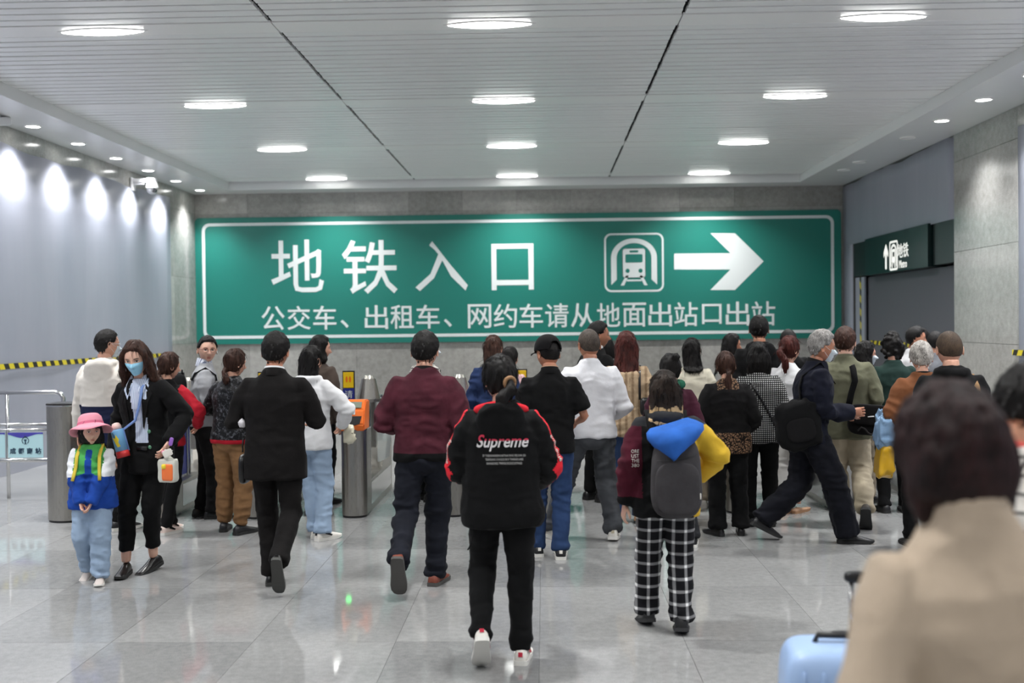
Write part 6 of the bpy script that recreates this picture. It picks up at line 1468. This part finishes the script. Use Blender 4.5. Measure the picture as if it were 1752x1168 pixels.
g = G(); g.loft([P.head(vv(.003 + .028 * math.cos(a), -.122 - .01 * math.sin(a), -.036 + .026 * math.sin(a))) for a in np.linspace(0, 2 * PI, 14)], [.011 * k] * 14, 8); link('scrunchie', g.mesh('scrunchie', [simple('scrunchie_tan', (150, 112, 76), .7)]), None, P.hairo)
# lettering, upper half red
nt = NT('two_tone_print'); tc = nt.node('ShaderNodeTexCoord'); sx = nt.node('ShaderNodeSeparateXYZ'); nt.link(tc.outputs['Object'], sx.inputs[0]); zt = 1.250 * k
cmp_ = nt.node('ShaderNodeMath', operation='GREATER_THAN'); nt.link(sx.outputs['Z'], cmp_.inputs[0]); cmp_.inputs[1].default_value = zt; c = mixc(nt, cmp_.outputs[0], srgb(226, 222, 222), srgb(196, 40, 70)); nt.link(c, nt.b.inputs['Base Color'])
def densetext(s_, size, off=0.0):
    me = text_mesh(s_, size, 0.0, off, 4); bm = bmesh.new(); bm.from_mesh(me); bmesh.ops.triangulate(bm, faces=bm.faces)
    bmesh.ops.subdivide_edges(bm, edges=[e for e in bm.edges if e.calc_length() > .25], cuts=2); bm.to_mesh(me); bm.free(); return me
P.decal(densetext('Supreme', 1.0, .018), .012, 1.245, .28, .092, nt.m, 'print', slant=.25, off=.006)
for t_, z, w in (('BY THEENDWESREMONSTRAR MAKE MELOUN USA', 1.176, .25), ('TEAMSANG SUNGESS BOY THANGS KARE', 1.155, .22), ('BANASONSS THINGLIVE EXCUSTINGS', 1.134, .205)):
    P.decal(text_mesh(t_, 1.0, 0.0, .0, 2), .02, z, w * k, .013 * k, simple('print_grey', (190, 188, 186), .6), 'small_print', off=.006)
for q in (-1, 1):
    P.limb_decal(densetext('Supreme', 1.0, .01), q, .42 if q > 0 else .5, .98, 18, .09, SNW, .045, 'sleeve_print')
g = G(); g.loft([vv(-.16, -.12, .73) * k, vv(-.165, -.125, .69) * k, vv(-.185, -.13, .655) * k], [.003, .003, .004], 6); link('drawcord', g.mesh('drawcord', [BK]), None, P.topo)
# 38 person at the right edge
P = Person('dark haired person in white and black plaid shirt at the right picture edge', 1716, 1680, 602, -48, 'm', head=(-12, 30), tone='tan', lh=(-.12, .3, 1.1), rh=(.12, .3, 1.1), lean=6); P.top([fabric('light_plaid', (206, 202, 196), pat=pat_lightplaid)], 'shirt', hem=.84, fit=1.05); collar(P, simple('red_collar', (170, 60, 50), .8), z0=1.43, z1=1.48); P.trousers([BK]); P.shoes(SNB); P.hair(hb_, 'short', thick=.024)
# 37 beige woman in the foreground
P37 = P = Person('woman in beige knitted jumper seen from behind, large in the right foreground', 1700, 2190, 660, 6, 'f', lean=3, head=(4, 10), wide=1.08, tilt=-3, lh=(-.265, .10, .88), rh=(.26, .2, .95), lpole=(-.3, -1, -.2), tone='light', hs=1.02)
P.top([fabric('beige_knit', (172, 156, 138), nscale=260, bstr=.35, var=.06)], 'jumper', hem=.82, fit=1.05, slv=(.070, .062, .05), wr=.007, vox=.008, collar=.012, prof=[(0.80, .17, .125), (0.92, .165, .125), (1.05, .15, .112), (1.15, .152, .112), (1.27, .166, .122), (1.34, .165, .108), (1.375, .145, .092), (1.405, .118, .08), (1.435, .088, .074), (1.475, .066, .064), (1.50, .062, .060)]); P.trousers([BK]); P.shoes(SNB); P.hair(hairm('maroon'), 'short_bob', vol=1.06, thick=.03, seed=12)
# suitcase
p = ground(1450, 1480); sc_ = empty('suitcase', (p.x, p.y, 0), 'light blue hard shell suitcase beside the beige woman at the bottom edge', 'suitcase', None, math.radians(-6))
LB = simple('suitcase_blue', (158, 184, 222), .35)
g = G(); soft_box(g, vv(0, 0, .40), .42, .27, .66, 7, 40, 24); sb = link('shell', g.mesh('shell', [LB]), None, sc_)
for x in (-.15, -.09, -.03, .03, .09, .15):
    g = G(); soft_box(g, vv(x, -.132, .40), .016, .014, .54, 4, 10, 10); link('rib', g.mesh('rib', [LB]), None, sb)
g = G(); g.loft([vv(-.10, 0, .725), vv(-.09, 0, .752), vv(.09, 0, .752), vv(.10, 0, .725)], [.010, .011, .011, .010], 10); link('top_handle', g.mesh('top_handle', [simple('handle_black', (22, 22, 24), .4)]), None, sc_)
g = G(); soft_box(g, vv(.08, .07, .735), .24, .05, .02, 5, 16, 8); link('handle_socket', g.mesh('handle_socket', [simple('handle_black', (22, 22, 24), .4)]), None, sc_)
for x in (-.07, .07): g = G(); g.loft([vv(x + .10, .08, .72), vv(x + .10, .08, .91)], [.008, .008], 10); link('telescopic_tube', g.mesh('telescopic_tube', [M['steel_bright']]), None, sc_)
g = G(); soft_box(g, vv(.10, .08, .925), .19, .035, .04, 4, 20, 8); link('telescopic_grip', g.mesh('telescopic_grip', [simple('handle_black', (22, 22, 24), .4)]), None, sc_)
for x in (-.16, .16):
    for y in (-.09, .09):
        g = G(); g.loft([vv(x - .014, y, .032), vv(x + .014, y, .032)], [.032, .032], 16, up=(0, 1, 0)); w_ = link('wheel', g.mesh('wheel', [simple('handle_black', (22, 22, 24), .4)]), None, sc_)
        g = G(); soft_box(g, vv(x, y, .065), .04, .05, .05, 4, 12, 8); link('wheel_fork', g.mesh('wheel_fork', [simple('handle_black', (22, 22, 24), .4)]), None, sc_)
